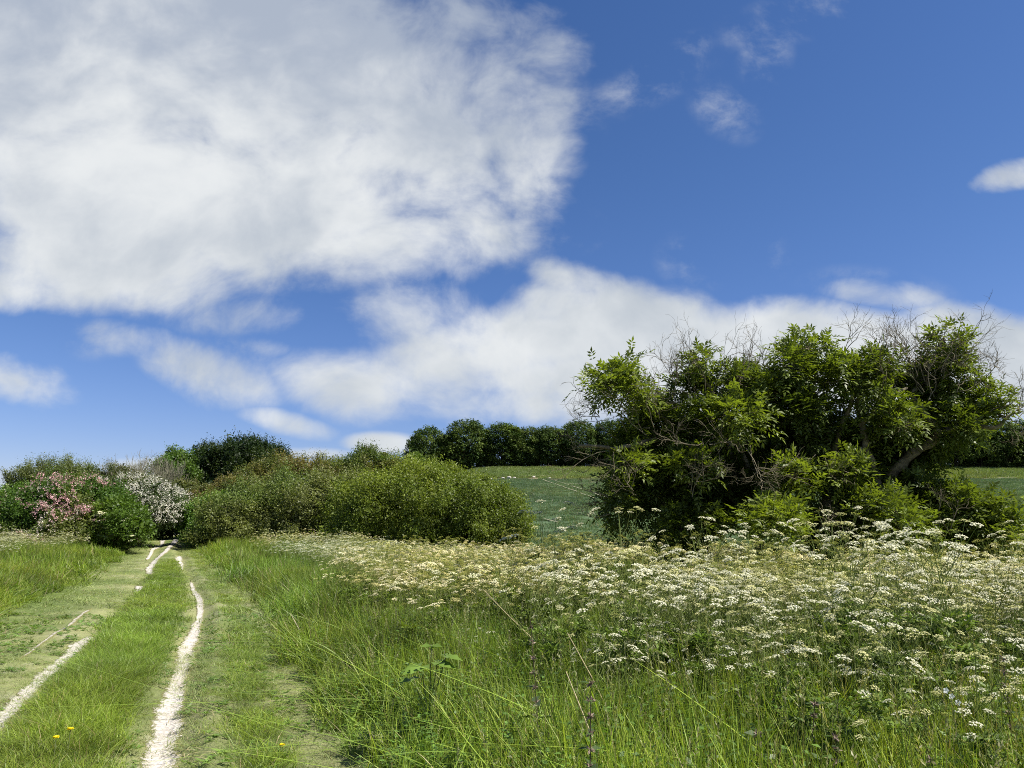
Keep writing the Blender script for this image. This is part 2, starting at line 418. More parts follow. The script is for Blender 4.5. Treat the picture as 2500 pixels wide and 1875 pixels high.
# chalk laid bare in the wheel ruts
def ribbon(name, edges, flat=False, rag=.10, lift=.008, kind='structure', step=.035, wear=0):
    """edges: list of (left x, right x, y) on the ground"""
    E = np.array(sorted(edges, key=lambda e: e[2]))
    y0, y1 = E[0, 2], E[-1, 2]
    ys = np.arange(y0, y1, step*(1+y0/12)) if y1 < 30 else np.geomspace(y0, y1, int((y1-y0)/.09)+8)
    a = np.interp(ys, E[:, 2], E[:, 0]); b = np.interp(ys, E[:, 2], E[:, 1]); w = b-a
    ra = (fbm(ys*2.2, ys*0+2, 31)-.5)*w*rag*3+(fbm(ys*26, ys*0, 5)-.5)*w*rag*3
    rb = (fbm(ys*2.6, ys*0+9, 41)-.5)*w*rag*3+(fbm(ys*23, ys*0, 6)-.5)*w*rag*3
    end = np.minimum(S((ys-y0)/max(.02, .06*(y1-y0))), S((y1-ys)/(.10*(y1-y0))))
    m = (a+b)/2; a = m+(a-m)*end+ra*end; b = m+(b-m)*end+rb*end
    k = 9; t = np.linspace(0, 1, k)
    X = a[:, None]*(1-t)+b[:, None]*t; Y = np.repeat(ys[:, None], k, 1)
    Y = Y+(fbm(X*9, Y*9, 2)-.5)*.05
    Z = H(X, Y)+lift+Y*.0006
    Z[:, 0] -= .03; Z[:, -1] -= .03
    mb = MB(); n = len(ys); i, j = np.meshgrid(np.arange(n-1), np.arange(k-1), indexing='ij')
    q = np.stack([i*k+j, i*k+j+1, (i+1)*k+j+1, (i+1)*k+j], -1).reshape(-1, 4)
    ec = (np.abs(t-.5)*2)**2.2; ec = np.maximum(ec[None, :], 1-end[:, None])+wear; mb.add(np.stack([X, Y, Z], -1).reshape(-1, 3), q=q, c=np.repeat(ec.reshape(-1, 1), 3, 1))
    return tag(mb.build(name, M_chalk, smooth=True), kind=kind)
CH = []
def px_edges(L):
    out = []
    for a, b, v in L:
        p = hpt((a+b)/2, v); y = p[1]
        d1, d2 = ray(a, v), ray(b, v)
        out.append((d1[0]/d1[1]*y, d2[0]/d2[1]*y, y))
    return out
strips = [RR, RL,
    [(361,377,1408),(351,375,1392),(364,386,1377),(377,392,1364),(399,415,1345),(415,429,1329),(424,442,1318),(428,444,1309)],
    [(421,449,1370),(436,444,1358),(438,450,1380),(443,447,1394)],
    [(219,233,1486),(195,208,1500),(172,188,1520),(148,160,1538),(124,138,1550),(92,104,1575),(66,76,1596),(40,50,1612)],
    [(388,405,1318),(390,400,1332),(367,380,1342),(360,370,1358),(352,362,1370)],
    [(456,476,1316),(455,466,1326),(454,462,1334)],
    [(410,478,1312),(405,476,1306),(408,470,1302)]]
strips.append([(325,350,1432),(330,352,1440),(322,340,1447)])
for si, Lp in enumerate(strips):
    E = px_edges(Lp); CH.append(np.array(sorted(E, key=lambda e: e[2])))
    ribbon('chalk_rut', E, wear=.34 if si == 4 else .5 if si == 9 else 0)
def chalk_at(x, y, pad=0.0):
    m = np.zeros(x.shape, bool)
    for E in CH:
        a = np.interp(y, E[:, 2], E[:, 0]); b = np.interp(y, E[:, 2], E[:, 1])
        m |= (y > E[0, 2]) & (y < E[-1, 2]) & (x > a-pad) & (x < b+pad)
    return m
# crop field up the slope, one thick sheet
cy = np.concatenate([np.geomspace(40, 199, 260)]); cr = np.linspace(-.30, 1.15, 260)
CR, CY = np.meshgrid(cr, cy, indexing='xy'); CX = CR*CY
CY2 = CY+(fbm(CX*.06, CY*0, 8)-.5)*2.5*(CY > 190)
CZ = H(CX, CY2)+.22+(fbm(CX*.8, CY*.8, 77)-.5)*.16
CZ[0] -= .6; CZ[-1] -= .35; CZ[:, 0] -= .6; CZ[:, -1] -= .6
mb = MB(); n = len(cr); i, j = np.meshgrid(np.arange(len(cy)-1), np.arange(n-1), indexing='ij')
mb.add(np.stack([CX, CY2, CZ], -1).reshape(-1, 3), q=np.stack([i*n+j, i*n+j+1, (i+1)*n+j+1, (i+1)*n+j], -1).reshape(-1, 4))
tag(mb.build('crop_field', M_crop, smooth=True), kind='structure')
# tramlines: chalk soil shows between the rows of the crop
def tram(p0, p1, w, gap=.25, seed=0):
    w *= .6; gap += .1
    a = hpt(*p0); b = hpt(*p1); n = max(12, int(np.hypot(*(b-a)[:2])/.8)); t = np.linspace(0, 1, n)
    P = a[None]*(1-t[:, None])+b[None]*t[:, None]; d = nrm((b-a)[None, :2])[0]; nn = np.array([-d[1], d[0]])
    wd = w*(.3+1.1*fbm(t*n*.35, t*0+seed, 4)); on = fbm(t*n*.12+seed*3.3, t*0, 6) > gap
    off = (fbm(t*n*.2, t*0+seed, 14)-.5)*.5
    mb = MB()
    for k in range(n-1):
        if not on[k]: continue
        v = []
        for q, s_ in ((k, -1), (k, 1), (k+1, 1), (k+1, -1)):
            x, y = P[q, :2]+nn*(off[q]+s_*wd[q]/2); v.append((x, y, float(H(x, y))+.37))
        mb.add(v, q=[(0, 1, 2, 3)], c=(.45, .45, .45))
    tag(mb.build('crop_tramline', M_chalk), kind='structure')
tram((1140,1170),(1510,1167),1.6,.30,1); tram((1180,1184),(1345,1186),.9,.3,2); tram((1370,1186),(1500,1180),.8,.42,3)
tram((1325,1174),(1455,1222),.5,.25,4); tram((1345,1173),(1500,1225),.5,.25,5); tram((1320,1272),(1400,1294),.35,.3,6); tram((1390,1292),(1450,1296),.3,.3,6)
tram((1400,1176),(1520,1172),.7,.4,7); tram((2262,1167),(2500,1170),1.4,.35,8); tram((2300,1186),(2500,1190),.9,.35,9); tram((2380,1178),(2500,1176),.6,.4,10)

# ------------------------------------------------------------------ scattered ground cover
def gn_scatter(name, coll, P, rz, tilt, scl, idx, tint, label=None, cat=None, kind='stuff'):
    me = bpy.data.meshes.new(name); n = len(P)
    me.vertices.add(n); me.vertices.foreach_set('co', P.astype(np.float32).ravel())
    def att(nm, ty, arr, key): a = me.attributes.new(nm, ty, 'POINT'); a.data.foreach_set(key, arr.ravel())
    att('rot', 'FLOAT_VECTOR', np.concatenate([tilt, rz[:, None]], 1).astype(np.float32), 'vector')
    att('scl', 'FLOAT_VECTOR', scl.astype(np.float32), 'vector')
    att('idx', 'INT', idx.astype(np.int32), 'value')
    att('tint', 'FLOAT_VECTOR', tint.astype(np.float32), 'vector')
    o = bpy.data.objects.new(name, me); col.objects.link(o)
    ng = bpy.data.node_groups.new(name, 'GeometryNodeTree')
    ng.interface.new_socket('Geometry', in_out='INPUT', socket_type='NodeSocketGeometry')
    ng.interface.new_socket('Geometry', in_out='OUTPUT', socket_type='NodeSocketGeometry')
    N = ng.nodes; L = ng.links
    gi = N.new('NodeGroupInput'); go = N.new('NodeGroupOutput'); ip = N.new('GeometryNodeInstanceOnPoints')
    ci = N.new('GeometryNodeCollectionInfo'); ci.inputs['Collection'].default_value = coll
    ci.inputs['Separate Children'].default_value = True; ci.inputs['Reset Children'].default_value = True
    def na(nm, ty): a = N.new('GeometryNodeInputNamedAttribute'); a.data_type = ty; a.inputs['Name'].default_value = nm; return a.outputs['Attribute']
    L.new(gi.outputs[0], ip.inputs['Points']); L.new(ci.outputs[0], ip.inputs['Instance']); ip.inputs['Pick Instance'].default_value = True
    L.new(na('idx', 'INT'), ip.inputs['Instance Index']); L.new(na('rot', 'FLOAT_VECTOR'), ip.inputs['Rotation']); L.new(na('scl', 'FLOAT_VECTOR'), ip.inputs['Scale'])
    L.new(ip.outputs[0], go.inputs[0])
    md = o.modifiers.new('scatter', 'NODES'); md.node_group = ng
    tag(o, label, cat, kind=kind)
    return o
def coll_of(name, objs):
    c = bpy.data.collections.new(name)
    for k, o in enumerate(objs): o.name = '%s_%02d' % (name, k); c.objects.link(o)
    return c

def blades(mb, n, R, h0, h1, w, lean, c_lo, c_hi, seg=4, m=0, bend=.5, wind=(-.12, .0), power=1.0):
    a = rng.uniform(0, 2*math.pi, n); r = R*np.sqrt(rng.uniform(0, 1, n))
    B = np.stack([r*np.cos(a), r*np.sin(a), np.full(n, -.03)], 1)
    h = h0+(h1-h0)*rng.uniform(0, 1, n)**power
    la = rng.uniform(0, 2*math.pi, n); ln = np.abs(rng.normal(0, lean, n))
    D = np.stack([np.cos(la)*ln+wind[0], np.sin(la)*ln+wind[1], np.ones(n)], 1)
    bd = rng.uniform(.1, 1, n)*bend
    fa = rng.uniform(0, math.pi, n); Sd = np.stack([np.cos(fa), np.sin(fa), np.zeros(n)], 1)
    ww = w*rng.uniform(.6, 1.4, n)
    t = np.linspace(0, 1, seg+1)
    c = c_lo+(c_hi-c_lo)*rng.uniform(0, 1, (n, 1))
    c = c*rng.uniform(.75, 1.25, (n, 1))
    dry = rng.uniform(0, 1, n) < .07
    c[dry] = np.array([.34, .28, .13])*rng.uniform(.6, 1, (dry.sum(), 1))
    vs = []; cs = []
    for k, tk in enumerate(t):
        hor = (D[:, :2]*tk+D[:, :2]*(bd*tk*tk)[:, None]*1.6)*h[:, None]
        z = h*(tk-.35*bd*tk*tk)
        p = B+np.concatenate([hor, z[:, None]], 1)
        wk = ww*(1-tk)**.7*(.75+.5*tk)*.5 if k < seg else ww*.04
        vs += [p-Sd*wk[:, None], p+Sd*wk[:, None]]
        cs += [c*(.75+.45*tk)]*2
    V = np.stack(vs, 1); C = np.stack(cs, 1); K = 2*(seg+1)
    q = np.array([[2*k, 2*k+1, 2*k+3, 2*k+2] for k in range(seg)])
    Q = (np.arange(n)[:, None, None]*K+q[None]).reshape(-1, 4)
    mb.add(V.reshape(-1, 3), q=Q, c=C.reshape(-1, 3), m=m)
A_ = np.array
G_lo, G_hi = A_([.100, .170, .019]), A_([.228, .315, .038])
G_yl, G_yh = A_([.155, .215, .028]), A_([.27, .33, .05])
def seedheads(mb, n, R, h, w=.006):
    for k in range(n):
        a = rng.uniform(0, 6.28); r = R*rng.uniform(0, 1)**.5; hh = h*rng.uniform(.8, 1.15)
        dx, dy = rng.normal(0, .12, 2); p = np.array([[r*math.cos(a)+dx*t*t*hh, r*math.sin(a)+dy*t*t*hh, hh*t] for t in (0, .4, .7, .88)])
        mb.tube(p, [.0018, .0016, .0013, .001], 3, c=(.20, .22, .07))
        d = nrm((p[-1]-p[-2])[None])[0]; m = 14
        P = p[-1][None]+d[None]*np.linspace(-.01, .09, m)[:, None]
        Ax = nrm(d[None]*1.0+rng.normal(0, .5, (m, 3)))
        mb.leaves(P, Ax, runit(m), .022, w, A_([.26, .26, .12])*rng.uniform(.7, 1.2, (m, 1)))
def herbs(mb, n, R, h, ll=.05, lw=.03, c=(.095, .17, .028)):
    for k in range(n):
        a = rng.uniform(0, 6.28); r = R*rng.uniform(0, 1)**.5; hh = h*rng.uniform(.6, 1.1); m = 12
        d = nrm(A_([[rng.normal(0, .2), rng.normal(0, .2), 1]]))[0]
        b = A_([r*math.cos(a), r*math.sin(a), 0])
        mb.tube(np.stack([b, b+d*hh]), [.002, .001], 3, c=(.09, .12, .04))
        t = np.linspace(.25, 1, m); an = np.arange(m)*2.4+a
        Ax = nrm(np.stack([np.cos(an), np.sin(an), rng.uniform(-.1, .6, m)], 1))
        mb.leaves(b[None]+d[None]*(hh*t)[:, None], Ax, nrm(A_([[0, 0, 1.]])+rng.normal(0, .35, (m, 3))), ll*(1.3-.6*t), lw*(1.3-.6*t), A_(c)*rng.uniform(.7, 1.35, (m, 1)))
def protos(name, k, fn):
    out = []
    for q in range(k):
        mb = MB(); fn(mb, q); out.append(mb.build(name, [M_grass], link=False))
    return coll_of(name, out)
def f_tall(w, n, R, sd=1, hb=3):
    def f(mb, q):
        yel = q % 3 == 0
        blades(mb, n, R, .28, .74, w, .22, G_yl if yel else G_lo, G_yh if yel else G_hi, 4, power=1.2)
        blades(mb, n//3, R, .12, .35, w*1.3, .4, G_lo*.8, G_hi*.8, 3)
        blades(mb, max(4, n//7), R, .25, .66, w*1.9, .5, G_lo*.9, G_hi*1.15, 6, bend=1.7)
        if sd: seedheads(mb, sd, R, .78)
        if hb: herbs(mb, hb, R, .55, .06, .034)
    return f
C_tall = protos('tall_grass_tuft', 7, f_tall(.0085, 72, .2))
C_tall_mid = protos('tall_grass_clump', 5, f_tall(.014, 80, .32, 0, 2))
C_tall_far = protos('tall_grass_patch', 4, f_tall(.022, 130, .7, 0, 0))
def f_short(w, n, R, h0, h1):
    def f(mb, q):
        blades(mb, n, R, h0, h1, w, .75, A_([.165, .225, .058]), A_([.32, .38, .135]), 3, bend=.8)
    return f
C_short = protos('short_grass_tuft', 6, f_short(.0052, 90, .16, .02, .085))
C_short_mid = protos('short_grass_clump', 5, f_short(.014, 90, .36, .02, .10))
C_short_far = protos('short_grass_patch', 4, f_short(.05, 110, 1.0, .02, .13))
def f_med(w, n, R):
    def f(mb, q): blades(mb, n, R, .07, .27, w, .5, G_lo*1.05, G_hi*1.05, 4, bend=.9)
    return f
C_med = protos('median_grass_tuft', 5, f_med(.006, 100, .17))
C_med_mid = protos('median_grass_clump', 4, f_med(.013, 100, .34))

def wedge(n, y0, y1, r=.78, pad=1.2, p=1.0):
    """points spread evenly over the ground between two distances"""
    t = rng.uniform(0, 1, n); y = np.sqrt(y0*y0+(y1*y1-y0*y0)*t)
    x = rng.uniform(-1, 1, n)*(y*r+pad); return x, y
def tintf(x, y, base=(1, 1, 1), amt=.35, sc_=.6, s=0):
    n = fbm(x*sc_, y*sc_, 20+s); m = fbm(x*sc_*.35, y*sc_*.35, 30+s)
    b = 1+(n-.5)*amt*1.6+rng.normal(0, .07, n.shape); yel = np.clip((m-.45)*3, -.5, 1)
    return np.stack([b*base[0]*(1+.24*yel), b*base[1]*(1+.12*yel), b*base[2]*(1-.1*yel)], 1)
def lay(name, coll, x, y, k, hs, ws, tint, label=None, cat=None, tl=.12):
    n = len(x); P = np.stack([x, y, H(x, y)], 1); hs = np.broadcast_to(hs, (n,)); ws = np.broadcast_to(ws, (n,))
    return gn_scatter(name, coll, P, rng.uniform(0, 6.28, n), rng.normal(0, tl, (n, 2)), np.stack([ws, ws, hs], 1), rng.integers(0, k, n), tint, label, cat)

def tall_mask(x, y):
    s = x-XR(y)-fbm(x*0, y*.6, 50)*.5; q = XL(y)-x-fbm(x*0, y*.5, 60)*.5
    return (s > 1.15) | (q > 1.75)
def tall_h(x, y):
    s = x-XR(y); q = XL(y)-x
    e = np.where(s > 0, S((s-1.1)/1.4), S((q-1.5)/2.2))
    h = (.30+.75*e)*(.75+.5*fbm(x*.5, y*.5, 70))
    h = np.where(s > 0, h*.92, h*.85)
    return h
def band(y, y0, y1, k):
    p = np.ones(len(y))
    if k[0] == 1: p *= S((y-k[1])/(k[2]-k[1]))
    if k[0] == 0: p *= 1-S((y-k[1])/(k[2]-k[1]))
    if len(k) == 5: p *= 1-S((y-k[3])/(k[4]-k[3]))
    return rng.uniform(0, 1, len(y)) < p
# near verge
parts = []
for (nm, coll, k, y0, y1, den_, ws) in (('near', C_tall, 7, 2.3, 11, 38, 1.0), ('mid', C_tall_mid, 5, 8, 26, 15, 1.0), ('far', C_tall_far, 4, 19, 62, 3.2, 1.0)):
    area = .78*(y1*y1-y0*y0)+2*1.2*(y1-y0); x, y = wedge(int(area*den_), y0, y1)
    m = band(y, y0, y1, {'near': (0, 8, 11), 'mid': (1, 8, 11, 19, 26), 'far': (1, 19, 26)}[nm]) & tall_mask(x, y) & ~chalk_at(x, y, .1 if y0 < 20 else .8) & ~((y > 48) & (x/y > -.3)); x, y = x[m], y[m]
    if y0 < 3: m = np.hypot(x, y) > 1.9; x, y = x[m], y[m]
    tb_ = {'near': (1.04, 1.0, .95), 'mid': (.98, .98, .95), 'far': (.84, .90, .85)}[nm]
    lay({'near': 'tall_grass', 'mid': 'meadow_grass', 'far': 'distant_grass'}[nm], coll, x, y, k, tall_h(x, y), ws*rng.uniform(.85, 1.2, len(x)), tintf(x, y, tb_, .5),
        {'near': 'tall green grass with seed stalks in the foreground verge', 'mid': 'tall grass of the verges halfway to the bushes', 'far': 'tall grass verges reaching the foot of the bushes'}[nm], 'grass')
for (nm, coll, k, y0, y1, den_) in (('a', C_short, 6, 4.3, 13, 60), ('b', C_short_mid, 5, 9, 48, 13), ('c', C_short_far, 4, 48, 66, 3)):
    n = int((y1-y0)*7.5*den_); y = np.sqrt(rng.uniform(y0*y0, y1*y1, n)); x = XL(y)-2.6+rng.uniform(0, 1, n)*(XR(y)+2.0-XL(y)+2.6)
    ch = chalk_at(x, y, -.03 if y0 < 9 else .22)
    keep = (~ch | (rng.uniform(0, 1, n) < (.06 if y0 < 9 else .02))) & ((band(y, 0, 0, (0, 9, 13)) if nm == 'a' else band(y, 0, 0, (1, 9, 13))) if nm in 'ab' else True)
    s = x-XR(y)
    bare = fbm(x*2.3, y*1.6, 90)
    keep &= ~((bare > .66) & (np.abs(s-1.0) < .5))
    x, y, s = x[keep], y[keep], s[keep]; q = XL(y)-x
    dry = np.clip(np.exp(-(s/.42)**2)*.9+np.exp(-((s-1.2)/.35)**2)*.7+np.exp(-(q/.55)**2)*.6+(fbm(x*.8, y*.6, 66)-.4)*1.2+np.exp(-((q-1.0)/.5)**2)*.6, 0, 1)
    strip = np.exp(-((s-.72)/.16)**2)
    dry = dry*(1-.8*strip)
    t = np.stack([1.0*(1-dry)*.72+1.42*dry, (1-dry)*.80+1.28*dry, (1-dry)*.62+1.65*dry], 1)*rng.uniform(.85, 1.15, (len(x), 1))
    lay({'a': 'trampled_grass', 'b': 'track_grass', 'c': 'distant_track_grass'}[nm], coll, x, y, k, (.35+1.2*rng.uniform(0, 1, len(x))**1.6)*(1+.9*strip)*(1-.35*dry)*(1-.6*S((y-12)/14)), 1.0, t,
        {'a': 'short trampled grass on the track close by', 'b': 'short pale grass along the middle of the track', 'c': 'short grass on the far end of the track'}[nm], 'grass')
for (nm, coll, k, y0, y1, den_) in (('a', C_med, 5, 4.3, 14, 60), ('b', C_med_mid, 4, 8.5, 45, 17)):
    n = int((y1-y0)*3.0*den_); y = np.sqrt(rng.uniform(y0*y0, y1*y1, n)); x = (XL(y)+XR(y))/2-.12+rng.normal(0, .32, n)
    x2 = XR(y)+.72+rng.normal(0, .10, n); x = np.where(rng.uniform(0, 1, n) < .13, x2, x)
    s = x-XR(y)
    keep = band(y, 0, 0, (0, 8.5, 14) if nm == 'a' else (1, 8.5, 14)) & ~chalk_at(x, y, .06 if y0 < 8 else .30) & ((s < -.36) | (s > .3)) & (XL(y)-x < -.28); x, y, s = x[keep], y[keep], s[keep]
    lay({'a': 'median_grass', 'b': 'distant_median_grass'}[nm], coll, x, y, k, np.where(s > 0, .5, .72)*rng.uniform(.6, 1.1, len(x))*(1-.6*S((y-9)/16)), 1.0, tintf(x, y, (1.08, 1.02, 1.0), .35),
        {'a': 'lush grass ridge between the two wheel ruts nearby', 'b': 'green grass ridge between the ruts further along'}[nm], 'grass')

def f_weed(mb, q):
    for k in range(4):
        a0 = rng.uniform(0, 6.28); c = A_([rng.uniform(-.1, .1), rng.uniform(-.1, .1), .01]); n = 8; a = a0+np.arange(n)*.8
        Ax = nrm(np.stack([np.cos(a), np.sin(a), rng.uniform(.1, .7, n)], 1)); mb.leaves(np.tile(c, (n, 1)), Ax, A_([[0, 0, 1.]])+rng.normal(0, .2, (n, 3)), rng.uniform(.03, .075, n), rng.uniform(.012, .024, n), A_([.14, .23, .05])*rng.uniform(.7, 1.3, (n, 1)))
    for k in range(10):
        c = A_([rng.uniform(-.15, .15), rng.uniform(-.15, .15), .02]); a = rng.uniform(0, 6.28); mb.leaves(c[None], nrm(A_([[math.cos(a), math.sin(a), rng.uniform(.0, .3)]])), A_([[0, 0, 1.]]), rng.uniform(.06, .16), .006, A_([.40, .35, .19])*rng.uniform(.7, 1.1))
C_weed = protos('track_weed', 5, f_weed)
n = 1500; y = np.sqrt(rng.uniform(4.3**2, 15**2, n)); x = XL(y)-2.2+rng.uniform(0, 1, n)*(XR(y)+3.9-XL(y))
m = ~chalk_at(x, y, .03) & (rng.uniform(0, 1, len(x)) < .25+.75*S((fbm(x*1.6, y*1.2, 301)-.4)/.3)); x, y = x[m], y[m]
lay('track_weeds', C_weed, x, y, 5, rng.uniform(.6, 1.3, len(x)), rng.uniform(.7, 1.2, len(x)), tintf(x, y, (1, 1, 1), .5), 'small plantain leaves and dry straw bits in the trodden turf', 'weeds')

# pale rough margin under the distant wood and clumps of the crop
def f_margin(mb, q): blades(mb, 90, 1.3, .3, .8, .10, .3, A_([.12, .18, .045]), A_([.20, .26, .08]), 2)
C_mar = protos('margin_tuft', 3, f_margin)
n = 12000; y = rng.uniform(199, 243, n); x = rng.uniform(-.2, .82, n)*y
m = rng.uniform(0, 1, n) < S((y-199)/10)+.04; x, y = x[m], y[m]
lay('field_margin_grass', C_mar, x, y, 3, rng.uniform(.6, 1.1, len(x)), 1.0, tintf(x, y, (1.15, 1.05, 1), .3, .1), 'pale rough grass margin between the crop and the wood', 'grass')
def f_crop(mb, q): blades(mb, 110, .9, .10, .42, .045, .35, A_([.075, .130, .050]), A_([.125, .190, .075]), 2)
C_crop = protos('crop_clump', 3, f_crop)
n = 26000; y = np.sqrt(rng.uniform(48**2, 197**2, n)); x = rng.uniform(-.05, .80, n)*y
o = lay('crop_plants', C_crop, x, y, 3, rng.uniform(.6, 1.1, n), 1.0, tintf(x, y, (1, 1, 1), .5, .12)*.95, 'dark green young crop covering the sloping field', 'crop')
o.location.z = .12

# ------------------------------------------------------------------ cow parsley
PW = A_([.87, .85, .64]); PC = A_([.70, .68, .34]); PS = A_([.42, .44, .12])
def umbel(mb, p, D, R, kind, m=0, simple=False):
    """compound umbel: rays ending in small flat clusters of florets"""
    D = nrm(D[None])[0]; U = nrm(np.cross(D, A_([.3, .9, .2]))[None])[0]; V = np.cross(D, U)
    nr = 7 if simple else 11
    a = np.arange(nr)*2.4+rng.uniform(0, 6); r = R*np.sqrt((np.arange(nr)+.6)/nr)
    T = p+(U*np.cos(a)[:, None]+V*np.sin(a)[:, None])*r[:, None]+D*(R*.62-(r**2/R*.35))[:, None]
    base = {0: PW, 1: PC, 2: PS}[kind]
    for k in range(nr):
        if not simple or k % 2 == 0: mb.tube(np.stack([p, T[k]]), [.0009, .0007], 3, c=(.16, .20, .06), m=m)
    nf = 4 if simple else 7
    sz = R*.34 if simple else R*.25
    ur = R*.20
    off = rng.normal(0, 1, (nr, nf, 3)); off = off/np.maximum(1, np.linalg.norm(off, axis=2, keepdims=True))*ur*A_([1, 1, .35])
    P = (T[:, None]+off).reshape(-1, 3); n = len(P)
    N = nrm(D[None]+rng.normal(0, .45, (n, 3))); Ax = nrm(np.cross(N, rng.normal(size=(n, 3))))
    mb.leaves(P-Ax*sz/2, Ax, N, sz*(.75 if kind == 2 else 1), sz*(.45 if kind == 2 else .95), base*rng.uniform(.82, 1.08, (n, 1)), m=m, mid=.5)
def fern(mb, b, d, L, m=0, simple=False):
    """finely divided leaf"""
    n = 7 if simple else 12; t = np.linspace(.2, 1, n); d = nrm(d[None])[0]
    sd = nrm(np.cross(d, A_([0, 0, 1.]))[None])[0]
    for s_ in (-1, 1):
        P = b+d*(L*t)[:, None]+A_([0, 0, -1])*(L*.35*t**2)[:, None]
        Ax = nrm(d[None]*.5+sd[None]*s_+rng.normal(0, .25, (n, 3)))
        for kk in range(1 if simple else 3):
            q = P+Ax*(L*.14*kk*(1.15-t))[:, None]
            mb.leaves(q, nrm(Ax+rng.normal(0, .4, (n, 3))), nrm(A_([[0, 0, 1.]])+rng.normal(0, .4, (n, 3))), L*.30*(1.15-t*.8), L*.10*(1.15-t*.6), A_([.13, .19, .035])*rng.uniform(.6, 1.5, (n, 1)), m=m)
def parsley_layout(h, nb, seed):
    r = np.random.default_rng(seed); top = A_([r.normal(0, .07), r.normal(0, .07), h])
    st = [(np.array([[0, 0, -.03], [top[0]*.3, top[1]*.3, h*.45], top]), .0042)]
    heads = [(top, A_([top[0]*.5, top[1]*.5, 1]))]
    for k in range(nb):
        t = r.uniform(.30, .86); an = k*2.4+r.uniform(0, 1); L = (1-t)*h*r.uniform(.7, 1.25)+.08
        b = top*t*A_([.8, .8, 1]); o = A_([math.cos(an), math.sin(an), 0]); e = b+o*L*.52+A_([0, 0, L*.82])
        md = b+o*L*.33+A_([0, 0, L*.35])
        st.append((np.array([b, md, e]), .0026)); heads.append((e, A_([o[0]*.35, o[1]*.35, 1])))
        if r.uniform() < .75:
            an2 = an+r.choice([-1, 1])*1.0; e2 = md+A_([math.cos(an2)*L*.35, math.sin(an2)*L*.35, L*.42])
            st.append((np.array([md, e2]), .0018)); heads.append((e2, A_([math.cos(an2)*.4, math.sin(an2)*.4, 1])))
    return st, heads
def parsley_stem(mb, st, m=0, k=4):
    for p, r in st: mb.tube(p, np.linspace(r, r*.5, len(p)), k, c=(.20, .25, .06), m=m)
def parsley_leaves(mb, h, n, m=0, simple=False):
    for k in range(n):
        an = rng.uniform(0, 6.28); z = rng.uniform(.08, .62)*h
        fern(mb, A_([0, 0, z]), A_([math.cos(an), math.sin(an), rng.uniform(.2, .9)]), rng.uniform(.14, .28), m, simple)
# one mesh per near variety and per flower head, shared by the copies
HEADS = []
for q in range(9):
    mb = MB(); umbel(mb, A_([0, 0, 0]), A_([0, 0, 1]), rng.uniform(.026, .042), [0, 0, 0, 1, 0, 1, 2, 0, 1][q]); HEADS.append(mb.mesh('flower_head', [M_petal]))
PV = []
for q in range(8):
    h = [1.12, 1.2, 1.0, .95, 1.25, 1.05, .9, 1.15][q]
    st, hd = parsley_layout(h, [7, 8, 6, 6, 9, 7, 6, 8][q], 100+q)
    m1 = MB(); parsley_stem(m1, st); m2 = MB(); parsley_leaves(m2, h, 11)
    PV.append((m1.mesh('stem', [M_herb]), m2.mesh('foliage', [M_herb]), hd))
def make_parsley(loc, rz, q, scale, label, group=None, old=.4):
    gone = rng.uniform() < old
    if isinstance(label, int):
        a_ = loc[0]/loc[1]; side = 'left end' if a_ < .05 else 'middle' if a_ < .33 else 'right end'
        kind_ = 'yellowish fading' if gone else 'white flowering'; low = loc[1] < 5.2
        group = '%s cow parsley %s the %s of the drift' % (kind_, 'in the grass before' if low else 'along', side if low else 'front, '+side)
        label = group.replace('cow parsley', 'cow parsley plant')
    t = empty('cow_parsley', loc, label, 'wildflower', group); t.rotation_euler = (rng.normal(0, .11), rng.normal(0, .11), rz); t.scale = (scale,)*3
    a, b, hd = PV[q]
    for nm, me in (('stem', a), ('foliage', b)):
        o = bpy.data.objects.new(nm, me); col.objects.link(o); o.parent = t
    for p, d in hd:
        pool = [3, 5, 6, 8, 6] if gone else [0, 1, 2, 4, 7, 0, 3, 6]
        o = bpy.data.objects.new('flower_head', HEADS[pool[rng.integers(len(pool))]]); col.objects.link(o); o.parent = t
        o.location = tuple(p); o.rotation_euler = Vector(tuple(d)).to_track_quat('Z', 'Y').to_euler()
        s_ = rng.uniform(.75, 1.25); o.scale = (s_, s_, s_)
# left edge of the drift on the right verge
BX, BY = [-16, -6.2, -3.4, -1.7, -.5, .8, 2.6, 6.0, 9], [38, 22, 14.7, 9.8, 7.4, 5.6, 4.6, 4.2, 4.2]
def drift(x, y):
    yb = np.interp(x, BX, BY)*(.82+.26*fbm(x*.9, y*.9, 81))
    d = S((y-yb)/(.26*yb+.8))
    d = d*(.45+.8*S((fbm(x*.7, y*.5, 82)-.34)/.22))
    return d
def in_elder(x, y): return ((x-4.0)/3.1)**2+((y-11.2)/1.2)**2 < 1
y1 = 15.0
x, y = wedge(2300*3, 3.3, y1, .74, .4)
keep = rng.uniform(0, 1, len(x)) < drift(x, y)*.60; x, y = x[keep], y[keep]
# a thin forerunner of single plants in the grass
x2, y2 = wedge(340, 3.3, 7.0, .72, .2); k2 = (x2 > .1) & (x2 > (5.6-y2)*.75) & (rng.uniform(0, 1, len(x2)) < S((x2-.2)/2.6)+.15); x, y = np.concatenate([x, x2[k2]]), np.concatenate([y, y2[k2]])
m = ~in_elder(x, y) & (y < 15) ; x, y = x[m], y[m]
order = np.argsort(np.hypot(x, y)); x, y = x[order], y[order]
NI = 285
for k in range(min(NI, len(x))):
    loc = (x[k], y[k], float(H(x[k], y[k])))
    make_parsley(loc, rng.uniform(0, 6.28), int(rng.integers(0, 8)), (rng.uniform(.55, 1.10) if rng.uniform() < .93 else rng.uniform(1.1, 1.25))*(.85 if y[k] < 5.2 else .96),
                 k)
